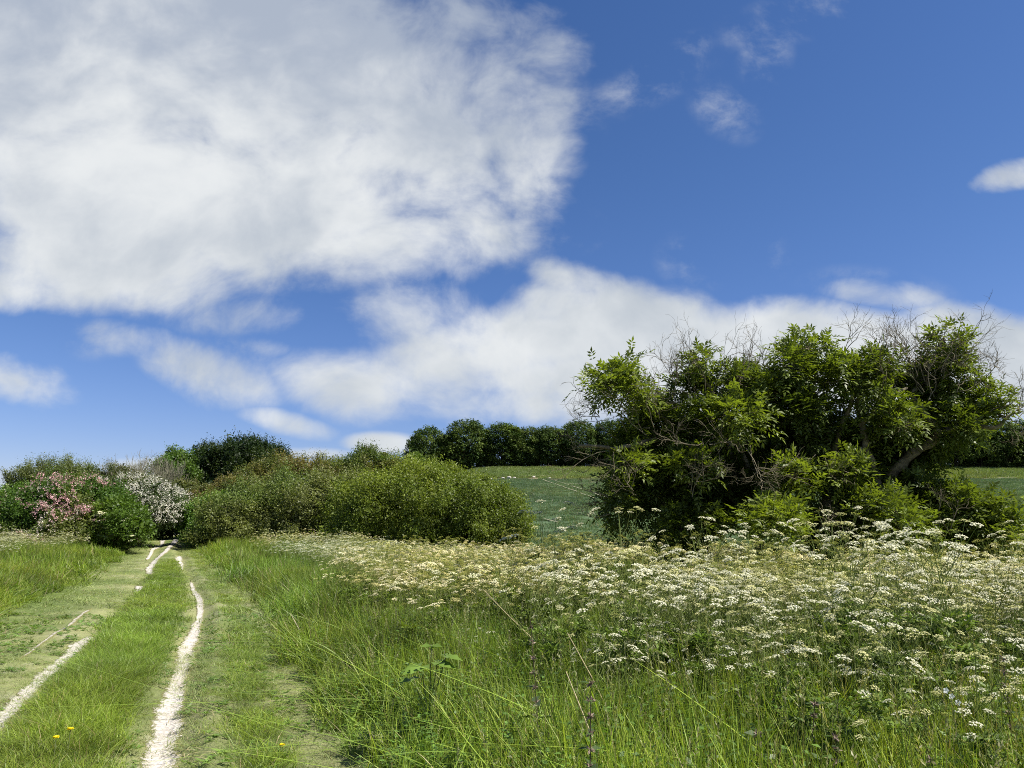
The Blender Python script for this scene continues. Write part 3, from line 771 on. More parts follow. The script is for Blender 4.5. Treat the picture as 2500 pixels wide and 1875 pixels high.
# tall single ones that stand against the elder bush
for (u, v, Y, lb) in ((2045,1262,8.6,'tallest cow parsley, standing before the trunk of the big elder'), (1530,1252,9.4,'tall cow parsley with few heads standing before the left foot of the elder'),
                      (1738,1282,8.8,'tall white cow parsley before the bright lower leaves of the elder'), (1340,1255,11,'thin cow parsley rising alone against the crop between the two bushes'), (1795,1290,8.4,'tall creamy cow parsley just right of the white one before the elder'),
                      (2130,1300,8.2,'tall cow parsley just right of the tallest one'), (2470,1290,9.5,'tall cow parsley rising at the right edge of the photo')):
    p = at(u, v, Y); z0 = float(H(p[0], p[1])); q = int(rng.integers(0, 8)); hh = PV[q][2][0][0][2]
    make_parsley((p[0], p[1], z0), rng.uniform(0, 6), q, (p[2]-z0)/hh, lb, None, old=0)
def f_drift(simple, R):
    def f(mb, q):
        for kk in range(3 if simple else 1):
            h = rng.uniform(.85, 1.2); sub = MB(); st, hd = parsley_layout(h, 5 if simple else 7, 300+q*7+kk); parsley_stem(sub, st, 0, 3)
            old = q % (3 if simple else 2) == 1
            for p, d in hd:
                kd = int(rng.choice([1, 2, 2, 2] if old else [0, 0, 1, 0, 2])); umbel(sub, p, d, rng.uniform(.028, .044), kd, 1, simple)
            parsley_leaves(sub, h, 10, 0, simple)
            o = A_([rng.uniform(-R, R), rng.uniform(-R, R), 0]) if simple else A_([0, 0, 0])
            for v_, c_ in zip(sub.v, sub.c): v_ += o
            nb = mb.n
            mb.v += sub.v; mb.c += sub.c; mb.n += sub.n
            mb.q += [a+nb for a in sub.q]; mb.qm += sub.qm
    return f
def protos2(name, k, fn):
    out = []
    for q in range(k):
        mb = MB(); fn(mb, q); out.append(mb.build(name, [M_grass, M_petal_i], link=False))
    return coll_of(name, out)
C_p1 = protos2('cow_parsley_stand', 8, f_drift(False, 0)); C_p2 = protos2('cow_parsley_patch', 6, f_drift(True, .3))
xs, ys = x[NI:], y[NI:]
def swell(x, y): return .80+.42*fbm(x*.75, y*.6, 123)
lay('cow_parsley_drift', C_p1, xs, ys, 8, (.62+.55*rng.uniform(0, 1, len(xs))**.7)*swell(xs, ys), 1.0, np.clip(tintf(xs, ys, (1, 1, 1), .12, .5, 5), .7, 1.15), 'dense creamy drift of cow parsley between the near plants and the bushes', 'wildflowers', .12)
x, y = wedge(5200, 15, 44, .78, 1); keep = (rng.uniform(0, 1, len(x)) < drift(x, y)) & (y < 36+.0*x) & ((x-XR(y)) > 3.2); x, y = x[keep], y[keep]
lay('far_cow_parsley', C_p2, x, y, 6, .58+.45*rng.uniform(0, 1, len(x)), 1.0, np.clip(tintf(x, y, (1, 1, .95), .12, .5, 5), .7, 1.15), 'far cow parsley mass at the foot of the olive thicket', 'wildflowers', .06)
n = 1500; y = rng.uniform(19, 36, n); x = XL(y)-rng.uniform(1.5, 26, n)
keep = (x/y > -.80) & (rng.uniform(0, 1, n) < S((XL(y)-x-3.0+(y-30)*.15)/3)*(.35+.9*S((y-24)/6))); x, y = x[keep], y[keep]
lay('left_cow_parsley', C_p2, x, y, 6, rng.uniform(.62, .9, len(x)), 1.0, np.clip(tintf(x, y, (1, 1, .95), .1, .5, 5), .7, 1.1), 'cow parsley band below the pink hawthorn on the left verge', 'wildflowers', .06)

# ------------------------------------------------------------------ shrubs and trees
def frame(D):
    R = np.where(np.abs(D[:, 2:3]) > .9, A_([[1., 0, 0]]), A_([[0, 0, 1.]])); U = nrm(np.cross(D, R)); return U, np.cross(D, U)
def sprigs(mb, C, D, L, m, ll, lw, cols, spread=.8, up=.8, tip=.25, jit=.06, mt=0, fold=.12):
    K = len(C)
    if not K: return
    U, V = frame(D); t = np.linspace(.08, 1, m)[None, :, None]
    a = (np.arange(m)*2.4)[None, :, None]+rng.uniform(0, 6.28, (K, 1, 1))
    L = np.broadcast_to(L, (K,))[:, None, None]
    P = C[:, None]+D[:, None]*L*t+rng.normal(0, 1, (K, m, 3))*jit
    Ax = nrm(D[:, None]*.55+(U[:, None]*np.cos(a)+V[:, None]*np.sin(a))*spread+rng.normal(0, .25, (K, m, 3)))
    N = nrm(A_([0, 0, 1.])*up+rng.normal(0, .5, (K, m, 3))+D[:, None]*.3)
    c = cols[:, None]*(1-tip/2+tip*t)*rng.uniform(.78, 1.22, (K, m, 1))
    sz = rng.uniform(.7, 1.2, K*m)
    mb.leaves(P.reshape(-1, 3), Ax.reshape(-1, 3), N.reshape(-1, 3), ll*sz, lw*sz, c.reshape(-1, 3), m=mt, fold=fold)
def PB(u, v, ru, rv, Y, ry=None):
    p = at(u, v, Y); s_ = Y/F*1.0
    return [p[0], p[1], p[2], ru*s_, (ry if ry else ru*s_*.9), rv*s_]
def shell(blobs, K, rin=.72, rout=1.03, lump=.14, ground=.05, cut=.78, backcut=True, cl=22):
    B = A_(blobs); w = (B[:, 3]*B[:, 5]+B[:, 3]*B[:, 4]+B[:, 4]*B[:, 5]); w = w/w.sum()
    b = rng.choice(len(B), K*2, p=w); d = runit(K*2)
    r = rin+(rout-rin)*rng.uniform(0, 1, K*2)**.6
    ph = b*1.7
    lp = 1+lump*(np.sin(d[:, 0]*7+ph)*np.sin(d[:, 1]*6+ph*2)+np.sin(d[:, 2]*8+ph*3)*.6+np.sin(d[:, 0]*15+d[:, 2]*13+ph)*.4)
    P = B[b, :3]+d*B[b, 3:6]*(r*lp)[:, None]
    if cl:
        nc = max(8, int(K*2/cl)); ci = rng.integers(0, nc, K*2)          # leaves gather into clumps round the shell
        bc_ = B[b[:nc], 3:6].min(1)[ci][:, None]
        P = P[:nc][ci]+rng.normal(0, 1, P.shape)*np.clip(bc_*.14, .10, .30)+d[:nc][ci]*bc_*rng.normal(0, .05, nc)[ci][:, None]; b = b[:nc][ci]
        d = nrm(d[:nc][ci]+rng.normal(0, .35, d.shape))
    keep = P[:, 2] > H(P[:, 0], P[:, 1])+ground
    for k in range(len(B)):
        e = ((P-B[k, :3])/B[k, 3:6]); ins = (np.linalg.norm(e, axis=1) < cut) & (b != k); keep &= ~ins
    if backcut: keep &= ~((d[:, 1] > .45) & (rng.uniform(0, 1, K*2) < .6))
    P, d, b, r = P[keep][:K], d[keep][:K], b[keep][:K], r[keep][:K]
    O = nrm(d/B[b, 3:6]*B[b, 3:6].mean(1, keepdims=True))
    return P, O, b, r
def stems(mb, base, targets, r0, k=4, wob=.08, c=(1, 1, 1)):
    for T in targets:
        L = np.linalg.norm(T-base); n = 6; t = np.linspace(0, 1, n)[:, None]
        mid = base+(T-base)*A_([.35, .35, .6])
        p = (1-t)**2*base+2*t*(1-t)*mid+t**2*T; p[1:-1] += rng.normal(0, wob*L*.25, (n-2, 3))
        mb.tube(p, r0*(1-.85*t[:, 0]), k, c=c)
def colmix(P, c1, c2, scale=.5, s=0, thr=.5, soft=6, third=None):
    n = fbm(P[:, 0]*scale, P[:, 2]*scale+P[:, 1]*scale*.7, s); f = np.clip((n-thr)*soft+.5, 0, 1)[:, None]
    return A_(c1)*(1-f)+A_(c2)*f
def shrub(name, cat, label, blobs, K, c1, c2, L=.45, m=9, ll=.10, lw=.05, group=None, inner=.3, mat=None, up=.35, upd=.5,
          blossom=None, umb=0, umbc=(.62, .62, .36), nst=14, r0=.05, scale=.5, thr=.5, spread=.8, gaps=0.0, lump=.14, tops=0, s=0, rad=1.0):
    B = A_(blobs); B[:, 3:6] = np.maximum(B[:, 3:6]-L*.38, B[:, 3:6]*.6); blobs = B; cx = (B[:, 0]*B[:, 3]).sum()/B[:, 3].sum(); cyy = B[:, 1].mean(); base = A_([cx, cyy, float(H(cx, cyy))])
    t = empty(name, base, label, cat, group)
    P, O, b, r = shell(blobs, K, lump=lump)
    if gaps:
        gn = fbm(P[:, 0]*.9+P[:, 1], P[:, 2]*1.1, 44+s); kp = gn > gaps; P, O = P[kp], O[kp]
    D = nrm(O*.8+A_([0, 0, upd])+rng.normal(0, .35, P.shape))
    cols = colmix(P, c1, c2, scale, s, thr)*(.62+.76*fbm(P[:, 0]*1.5+P[:, 1], P[:, 2]*1.7, 144+s))[:, None]
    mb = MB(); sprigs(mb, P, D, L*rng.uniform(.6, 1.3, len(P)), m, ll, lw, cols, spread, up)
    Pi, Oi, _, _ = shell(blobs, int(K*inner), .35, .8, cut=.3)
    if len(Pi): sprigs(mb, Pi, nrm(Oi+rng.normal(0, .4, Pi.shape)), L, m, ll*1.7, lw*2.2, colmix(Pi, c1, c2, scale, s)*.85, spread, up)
    if tops:
        zt = np.quantile(P[:, 2], .75); c_ = np.flatnonzero((P[:, 2] > zt)); c_ = rng.choice(c_, min(tops, len(c_)), False)
        for i_ in range(3):
            sprigs(mb, P[c_]+A_([0, 0, L*.55*i_])+rng.normal(0, L*.12, (len(c_), 3)), nrm(A_([[0, 0, 1.]])+rng.normal(0, .25, (len(c_), 3))), L*.7, m//2+2, ll*(1-.15*i_), lw*(1-.15*i_), cols[c_], spread, up)
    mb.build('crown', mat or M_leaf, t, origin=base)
    tb = MB(); pick = P[rng.choice(len(P), min(nst, len(P)), False)]
    stems(tb, base-A_([0, 0, .1]), pick, r0); tb.build('trunk', M_trunk, t, origin=base)
    if blossom:
        bb = MB()
        for (sel, n_, cb, size) in blossom:
            Q, Oq, _, _ = shell(blobs, n_, 1.04, 1.22, lump=lump, cl=0, cut=.95); w = sel(Q); Q, Oq = Q[w], Oq[w]
            if not len(Q): continue
            Dq = nrm(Oq+rng.normal(0, .6, Q.shape)+A_([0, 0, -.1]))
            cc = A_(cb)*rng.uniform(.8, 1.1, (len(Q), 1))
            sprigs(bb, Q, Dq, L*.75, 16, size*.9, size*.8, cc, .55, .9, tip=.1, jit=size*.55, fold=.05)
        bb.build('blossom', M_petal, t, origin=base)
    if umb:
        bb = MB(); Q, Oq, _, _ = shell(blobs, umb, 1.10, 1.26, lump=lump, cl=0, cut=1.0)
        for k in range(len(Q)):
            n_ = 9; pp = Q[k]+rng.normal(0, 1, (n_, 3))*A_([.055, .055, .012])*rad; N = nrm(nrm((A_([0, 0, 1.])+Oq[k]*.8)[None])+rng.normal(0, .25, (n_, 3)))
            Ax = nrm(np.cross(N, rng.normal(size=(n_, 3)))); bb.leaves(pp-Ax*.04*rad, Ax, N, .10*rad, .095*rad, A_(umbc)*rng.uniform(.85, 1.1, (n_, 1)), mid=.5)
        bb.build('blossom', M_petal, t, origin=base)
    return t, P, base

OL1, OL2 = (.10, .13, .03), (.17, .15, .055)      # olive thicket: green and reddish young leaves
YG1, YG2 = (.125, .165, .022), (.185, .225, .028)
DG1, DG2 = (.035, .070, .016), (.060, .10, .022)
MG1, MG2 = (.075, .15, .018), (.125, .20, .030)

# right hand thicket, several kinds of shrub grown into each other
shrub('dogwood_bush', 'bush', 'large yellow green rounded bush at the right end of the thicket beside the crop',
      [PB(1010,1245,130,95,38,3.4), PB(1120,1252,120,80,37.5,3.2), PB(1215,1275,80,62,37,2.6), PB(920,1260,110,92,39,3.2), PB(1060,1200,110,55,39.5,3), PB(1180,1225,70,45,38,2.5), PB(1050,1330,230,60,37.5,3)],
      15000, YG1, YG2, L=.42, m=9, ll=.105, lw=.062, nst=26, scale=.9, lump=.20, s=1, tops=120)
shrub('willow_bush', 'bush', 'grey olive bush with reddish tips at the near left of the thicket',
      [PB(620,1265,95,70,43,3), PB(700,1250,110,80,43.5,3.2), PB(790,1258,105,85,42,3.2), PB(860,1235,80,70,43,3), PB(580,1285,70,60,42,2.5), PB(720,1320,200,50,42,3)],
      13500, (.125, .175, .038), (.170, .190, .052), L=.5, m=9, ll=.115, lw=.058, nst=26, scale=.5, lump=.24, upd=.6, s=2, tops=90)
shrub('hawthorn_bush', 'bush', 'brownish green hawthorn rising behind the grey olive bush',
      [PB(610,1205,60,50,50,3), PB(680,1180,75,55,51,3), PB(765,1165,75,45,51,3), PB(820,1185,60,50,50,3), PB(560,1235,50,50,49,2.6), PB(700,1240,150,50,50,3)],
      7500, (.105, .135, .025), (.185, .155, .045), L=.5, m=9, ll=.12, lw=.065, nst=16, scale=.6, s=3, tops=90)
shrub('hawthorn_bush', 'bush', 'bushy hawthorn crown standing highest on the right part of the thicket',
      [PB(905,1150,62,46,50,2.6), PB(950,1165,50,40,50,2.6), PB(860,1170,45,40,50,2.4), PB(985,1185,45,40,50,2.4), PB(900,1200,90,50,50,2.6)],
      5200, (.09, .135, .022), (.15, .150, .035), L=.5, m=9, ll=.12, lw=.07, nst=12, scale=.7, s=4, tops=110)
shrub('elder_sapling', 'bush', 'small bright green sapling beside the leftmost tree of the wood',
      [PB(1010,1127,19,17,62,.7), PB(1005,1140,16,14,62,.6), PB(1016,1150,14,20,62,.6)], 900, (.10, .17, .02), (.13, .19, .03), L=.25, m=8, ll=.12, lw=.07, nst=5, r0=.02, s=5)
shrub('bramble_bush', 'bush', 'fresh green bush at the left foot of the thicket where the track goes in',
      [PB(505,1265,48,42,45,2.2), PB(535,1300,60,42,43,2.2), PB(490,1300,32,36,45,2), PB(560,1240,35,30,46,2)],
      3800, MG1, MG2, L=.4, m=9, ll=.11, lw=.07, nst=10, r0=.03, s=6)
shrub('undergrowth', 'bush', 'low ragged bramble along the foot of the thicket',
      [PB(640,1345,90,22,41,1.2), PB(760,1345,100,20,40.5,1.2), PB(560,1345,50,18,42,1), PB(870,1350,80,18,39.5,1.2)],
      2600, (.08, .12, .02), (.15, .17, .05), L=.35, m=8, ll=.11, lw=.05, nst=10, r0=.02, s=7)
shrub('yew_tree', 'tree', 'darkest tree, a broad yew with a pointed crown behind the track end',
      [PB(590,1122,55,45,62,3.2), PB(640,1148,60,55,62,3.2), PB(545,1152,55,50,62,3), PB(590,1180,100,70,62,3.6), PB(675,1150,35,40,62,2.4), PB(505,1130,25,40,62,2), PB(600,1250,90,60,63,3.4)],
      7200, (.017, .036, .009), (.042, .066, .014), L=.75, m=10, ll=.20, lw=.08, nst=14, r0=.10, upd=1.0, scale=.6, s=8, tops=90, lump=.2)
shrub('maple_tree', 'tree', 'fresh green tree directly left of the dark yew',
      [PB(440,1150,45,40,60,2.4), PB(470,1170,40,40,60,2.4), PB(415,1180,32,34,60,2), PB(450,1200,50,40,60,2.4)],
      3600, MG1, (.095, .16, .025), L=.55, m=9, ll=.15, lw=.09, nst=10, r0=.06, s=9)
shrub('hawthorn_bush', 'bush', 'brown tinged hawthorn with fading blossom arching over the track end',
      [PB(450,1215,45,32,52,2.2), PB(480,1240,38,38,52,2.2), PB(425,1240,30,30,52,2), PB(500,1225,25,30,52,2)],
      3400, (.11, .13, .030), (.20, .155, .07), L=.45, m=9, ll=.11, lw=.06, nst=10, r0=.04, s=10)
shrub('shade_hedge', 'bush', 'hedge coloured dark as shade, closing the hollow where the track disappears',
      [PB(400,1262,60,40,66,2.4), PB(455,1262,60,40,68,2.4), PB(500,1275,40,45,64,2), PB(360,1265,50,40,60,2.2), PB(385,1290,45,26,52,1.6), PB(350,1300,30,26,50,1.4), PB(497,1290,22,34,52,1.4)],
      4600, DG1, DG2, L=.5, m=9, ll=.16, lw=.09, nst=10, r0=.05, s=11)  # dark leaf colour paints the shade of the hollow

# left side: blossom and elder
shrub('elder_bush', 'bush', 'green elder with flat cream flower heads at the left edge of the photo',
      [PB(40,1262,70,60,39,2.6), PB(-30,1275,70,60,39,2.6), PB(90,1230,50,40,40,2.2), PB(20,1310,110,40,38.5,2.6)],
      5200, (.070, .130, .016), (.125, .20, .025), L=.4, m=9, ll=.13, lw=.06, umb=260, nst=12, s=12, lump=.16)
def pinksel(Q):
    u = 1250+Q[:, 0]/Q[:, 1]*F*.985; zz = (Q[:, 2]-EYE)/Q[:, 1]*F; v = 1290-zz
    n = fbm(Q[:, 0]*1.0, Q[:, 2]*1.6, 99); band = np.exp(-((v-(1225+(u-150)*.25))/22)**2)+np.exp(-((v-(1180+(u-200)*.1))/12)**2)+np.exp(-((u-190)/20)**2-((v-1280)/22)**2)+.8*np.exp(-((u-110)/45)**2-((v-1312)/9)**2)
    return rng.uniform(0, 1, len(Q)) < np.clip(band*1.1*S((n-.38)/.15), 0, 1)
def palesel(Q):
    n = fbm(Q[:, 0]*.8, Q[:, 2]*1.3, 199); return rng.uniform(0, 1, len(Q)) < S((n-.60)/.12)*.5
shrub('pink_hawthorn', 'bush', 'hawthorn with trailing boughs of pink blossom on the left of the track',
      [PB(165,1235,95,58,39,2.8), PB(235,1240,70,55,39,2.6), PB(120,1275,80,55,38.5,2.6), PB(200,1295,110,45,38,2.6), PB(262,1240,38,34,40,2.2)],
      8200, (.065, .125, .016), (.130, .155, .035), L=.42, m=9, ll=.11, lw=.06, nst=18, s=13, lump=.16,
      blossom=[(pinksel, 4200, (.78, .47, .47), .06), (palesel, 2000, (.76, .66, .56), .055)])
shrub('elder_bush', 'bush', 'dark green elder dotted with cream flower heads right of the pink hawthorn',
      [PB(292,1256,34,24,38,1.5), PB(318,1275,26,30,37.5,1.4), PB(285,1300,38,26,38,1.6), PB(338,1302,12,24,37,.9)],
      3400, (.075, .13, .014), (.14, .21, .025), L=.4, m=9, ll=.12, lw=.06, umb=110, nst=12, s=14, gaps=.40, lump=.3)
def whitesel(Q):
    n = fbm(Q[:, 0]*1.4, Q[:, 2]*1.8, 77); v = 1290-(Q[:, 2]-EYE)/Q[:, 1]*F*1.03; u = 1250+Q[:, 0]/Q[:, 1]*F; return rng.uniform(0, 1, len(Q)) < (.20+.8*S((n-.42)/.12))*(1-.9*S((v-1240)/15)*S((385-u)/20))*(1-.9*S((v-1262)/10))
shrub('white_hawthorn', 'bush', 'hawthorn smothered in white blossom leaning over the left side of the track',
      [PB(335,1205,66,36,44,2.2), PB(385,1215,50,36,43.5,2.2), PB(412,1248,32,32,43,1.8), PB(295,1198,42,28,44,1.8), PB(400,1268,18,14,43,1.0), PB(335,1245,40,26,45,1.6)],
      2600, (.055, .085, .022), (.10, .115, .04), L=.45, m=9, ll=.11, lw=.06, nst=12, s=15,
      blossom=[(whitesel, 2200, (.78, .75, .63), .062)])
shrub('field_maple', 'tree', 'airy grey green bush with feathery upright shoots at the back left',
      [PB(130,1160,75,28,52,2.2), PB(80,1175,45,30,52,2), PB(180,1170,50,26,52,2), PB(225,1185,30,20,52,1.6)],
      2300, (.10, .135, .035), (.15, .175, .06), L=.55, m=9, ll=.12, lw=.05, nst=30, r0=.05, upd=1.6, s=16, tops=130, inner=.2)
shrub('hazel_bush', 'bush', 'dull green bush between the feathery shoots and the bare branched tree',
      [PB(280,1165,34,26,54,1.8), PB(305,1180,34,22,54,1.8), PB(260,1180,34,22,54,1.6), PB(370,1185,40,22,54,1.8), PB(300,1200,60,26,54,1.8)],
      2100, (.09, .12, .03), (.16, .15, .06), L=.5, m=9, ll=.12, lw=.05, nst=16, r0=.04, s=17)

# bare ash tree between them
def branchy(mb, p, d, L, r, depth, up=.15, spread=.5, k=3, c=(1, 1, 1), n_child=(2, 4), twist=.25, shrink=(.55, .8)):
    n = 4; pts = [p]; dd = d.copy()
    for i_ in range(n):
        dd = nrm((dd+rng.normal(0, twist, 3)*.5+A_([0, 0, up*.3]))[None])[0]; pts.append(pts[-1]+dd*L/n)
    mb.tube(pts, np.linspace(r, r*.6, n+1), k if r < .02 else 5, c=c)
    ends = [(pts[-1], dd, r*.6)]
    if depth > 0:
        for j_ in range(rng.integers(*n_child)+1):
            q = rng.integers(2, n+1); nd = nrm((dd+rng.normal(0, spread, 3)+A_([0, 0, up]))[None])[0]
            ends += branchy(mb, pts[q], nd, L*rng.uniform(*shrink), r*.6, depth-1, up, spread, k, c, n_child, twist, shrink)
    return ends
bp = at(348, 1230, 55); bp[2] = float(H(bp[0], bp[1]))
t = empty('ash_tree', bp, 'bare branched tree with thin grey twigs standing behind the white hawthorn', 'tree')
mb = MB(); ends = []
for k in range(10):
    an = k*.8; ends += branchy(mb, bp+A_([rng.normal(0, .2), rng.normal(0, .2), 0]), nrm(A_([[math.cos(an)*.55, math.sin(an)*.4, 1.0]]))[0], 2.55, .06, 4, .22, .36, 3, shrink=(.55, .75), n_child=(2, 5))
mb.build('trunk', M_ash, t, origin=bp)
mb = MB(); E = A_([e[0] for e in ends]); E = E[rng.choice(len(E), min(len(E), 900), False)]
E = E[(E[:, 2]-EYE)/E[:, 1]*F < 175]
sprigs(mb, E, nrm(A_([[0, 0, 1.]])+rng.normal(0, .4, E.shape)), .3, 4, .07, .03, np.repeat(A_([[.14, .15, .06]]), len(E), 0)); mb.build('crown', M_leaf, t, origin=bp)

# the distant wood on the ridge: five crowns, copied tree by tree
def tree_proto(seed, dark=1.0):
    r = np.random.default_rng(seed); blobs = [[0, 0, 5.6, 4.6, 4.2, 5.6], [0, 0, 8.6, 3.4, 3.3, 3.6]]
    for k in range(11):
        a = r.uniform(0, 6.28); z = r.uniform(2.2, 10.2); R = 3.6*math.sqrt(max(.15, 1-((z-5.5)/6.4)**2))
        blobs.append([math.cos(a)*R, math.sin(a)*R, z, r.uniform(1.2, 2.0), r.uniform(1.2, 2), r.uniform(1.1, 1.8)])
    B = A_(blobs); K = 2900; b = r.choice(len(B), K, p=(B[:, 3]*B[:, 5])/(B[:, 3]*B[:, 5]).sum()); d = nrm(r.normal(size=(K, 3)))
    ci = r.integers(0, 330, K); d = nrm(d[ci]+r.normal(0, .3, (K, 3))); b = b[ci]; P = B[b, :3]+d*B[b, 3:6]*r.uniform(.82, 1.10, K)[ci][:, None]; kp = P[:, 2] > .3
    P, d, b = P[kp], d[kp], b[kp]
    bc = r.uniform(.8, 1.2, len(B))[b][:, None]
    cols = colmix(P, (.050, .085, .018), (.110, .150, .032), .5, seed)*bc*dark
    mb = MB(); sprigs(mb, P, nrm(d+A_([0, 0, .15])+rng.normal(0, .3, P.shape)), .85, 8, .42, .26, cols, .9, 1.1, jit=.15)
    tm = MB(); base = A_([0, 0, -.3])
    stems(tm, base, P[rng.choice(len(P), 10, False)], .22, 5)
    tm.tube([(0, 0, -.4), (.1, 0, 3), (0, .1, 7)], [.4, .3, .15], 7)
    return mb.mesh('crown', [M_leaf_far]), tm.mesh('trunk', [M_trunk])
TP = [tree_proto(s_) for s_ in (11, 12, 13, 14, 15)]
RT = [(1046,1050,1.0,'leftmost tree of the distant wood'), (1140,1034,1.12,'second and tallest looking tree from the left end of the wood'), (1226,1040,1.05,'third tree from the left end of the wood'),
      (1290,1050,.8,'fourth tree from the left end of the wood, narrower'), (1340,1048,.9,'fifth tree from the left end, before the notch of sky'), (1415,1033,1.0,'dark tree just right of the notch of sky in the wood')]
names = ['tree of the wood behind the left boughs of the elder', 'tree of the wood behind the left crown of the elder', 'tree of the wood behind the left middle of the elder']
uu = 1480
WOOD = 'beech trees of the distant wood on the ridge'
def put_tree(u, vtop, wide, label, Y=246, q=None, vb=None):
    gx_ = at(u, 1140, Y); z0 = float(H(gx_[0], gx_[1])); top = at(u, vtop, Y)[2]
    t = empty('beech_tree', (gx_[0], gx_[1], z0), label, 'tree', WOOD); q = int(rng.integers(0, 5)) if q is None else q
    hs = (top-z0)/12.0; t.scale = (wide*1.5, 1.4*wide, hs); t.rotation_euler = (0, 0, rng.uniform(0, 6.28))
    for nm, me in zip(('crown', 'trunk'), TP[q]):
        o = bpy.data.objects.new(nm, me); col.objects.link(o); o.parent = t
for k, (u, v, w_, lb) in enumerate(RT): put_tree(u, v, w_, lb+', dark green and rounded', q=k % 5)
hid = ['beyond the left boughs of the elder', 'beyond the left crown of the elder', 'beyond the twiggy left top of the elder', 'beyond the bright leaves left of the elder middle', 'beyond the centre of the elder',
       'beyond the elder, just right of its centre', 'beyond the thick trunk of the elder', 'beyond the forked limb of the elder', 'beyond the right side of the elder']
for k, lb in enumerate(hid): put_tree(1495+k*83, 1036+rng.uniform(-6, 10), .98, 'dark tree of the distant wood '+lb)
for k, (u, v, lb) in enumerate(((2255,1062,'dark tree of the wood just right of the elder trunk, lower than its neighbours'), (2325,1050,'dark tree of the wood under the right boughs of the elder'),
                                (2395,1046,'third tree from the right edge of the photo in the distant wood'), (2455,1036,'second tree from the right edge of the photo in the distant wood'), (2525,1030,'tree of the distant wood cut by the right edge of the photo'))):
    put_tree(u, v, .95, lb, Y=238, q=(k+2) % 5)
put_tree(2600, 1036, .95, 'tree of the distant wood outside the right edge of the photo', Y=238, q=1)
# undergrowth fills the wood's foot behind the trunks
shrub('woodland_edge', 'undergrowth', 'dark undergrowth filling the foot of the distant wood', [PB(1025+k*50, 1128, 42, 24, 245, 2.5) for k in range(31)], 11000, (.022, .040, .014), (.035, .055, .018), L=.9, m=8, ll=.5, lw=.32, nst=20, r0=.08, mat=M_leaf_far, s=21)

# ------------------------------------------------------------------ the big elder on the right
EB = at(2150, 1340, 11.2); eb = A_([EB[0], EB[1], float(H(EB[0], EB[1]))])
elder = empty('elder_tree', eb, 'large gnarled elder with bright leaves and bare twigs standing in the cow parsley', 'tree')
def q3(x, y): return 1350+x*.52, 750+y*.52
# x, y, rx, ry in the enlarged crop, distance, depth radius, painted shaded-to-sunlit leaf tone, density
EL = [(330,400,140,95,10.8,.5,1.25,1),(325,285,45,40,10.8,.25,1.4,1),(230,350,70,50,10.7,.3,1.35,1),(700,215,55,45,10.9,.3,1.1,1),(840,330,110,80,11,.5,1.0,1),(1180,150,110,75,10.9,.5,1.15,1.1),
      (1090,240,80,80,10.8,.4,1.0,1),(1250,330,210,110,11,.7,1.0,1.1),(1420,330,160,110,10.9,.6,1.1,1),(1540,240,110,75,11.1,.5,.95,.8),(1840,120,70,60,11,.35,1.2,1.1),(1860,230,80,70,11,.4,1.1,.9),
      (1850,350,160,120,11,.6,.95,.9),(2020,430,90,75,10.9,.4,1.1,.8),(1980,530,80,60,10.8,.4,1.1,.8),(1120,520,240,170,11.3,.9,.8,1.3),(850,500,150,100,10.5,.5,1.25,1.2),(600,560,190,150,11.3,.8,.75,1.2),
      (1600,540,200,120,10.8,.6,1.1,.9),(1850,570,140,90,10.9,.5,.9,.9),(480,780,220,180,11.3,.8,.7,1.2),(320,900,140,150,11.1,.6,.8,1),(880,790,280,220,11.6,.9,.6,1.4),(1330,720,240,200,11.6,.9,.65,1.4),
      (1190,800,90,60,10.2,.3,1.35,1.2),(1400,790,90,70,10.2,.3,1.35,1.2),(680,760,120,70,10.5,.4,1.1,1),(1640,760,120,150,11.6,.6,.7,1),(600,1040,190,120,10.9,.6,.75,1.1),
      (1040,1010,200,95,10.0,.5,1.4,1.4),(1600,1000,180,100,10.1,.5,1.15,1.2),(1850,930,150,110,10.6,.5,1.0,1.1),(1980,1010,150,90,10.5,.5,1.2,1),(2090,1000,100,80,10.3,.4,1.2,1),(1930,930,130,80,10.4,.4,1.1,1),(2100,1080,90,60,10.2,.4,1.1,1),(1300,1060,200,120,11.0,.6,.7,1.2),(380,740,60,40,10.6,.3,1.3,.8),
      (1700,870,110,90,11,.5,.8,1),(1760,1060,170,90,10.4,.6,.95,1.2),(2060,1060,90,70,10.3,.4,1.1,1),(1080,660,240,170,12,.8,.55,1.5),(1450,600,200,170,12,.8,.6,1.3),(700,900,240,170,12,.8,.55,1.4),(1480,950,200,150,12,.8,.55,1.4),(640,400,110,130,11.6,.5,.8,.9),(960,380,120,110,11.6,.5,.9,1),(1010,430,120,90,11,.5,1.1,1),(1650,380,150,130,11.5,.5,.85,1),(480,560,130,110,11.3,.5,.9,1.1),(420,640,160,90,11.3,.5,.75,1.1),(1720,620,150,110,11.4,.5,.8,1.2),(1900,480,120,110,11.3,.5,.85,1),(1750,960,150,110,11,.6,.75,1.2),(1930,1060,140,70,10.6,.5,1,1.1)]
EL = [(x, y+(38 if y < 260 else 15 if y < 340 else 0))+tuple(e_) for (x, y, *e_) in EL]
EB_ = [PB(*q3(x, y), rx*.52, ry*.52, Y, ry2) for (x, y, rx, ry, Y, ry2, br, dn) in EL]
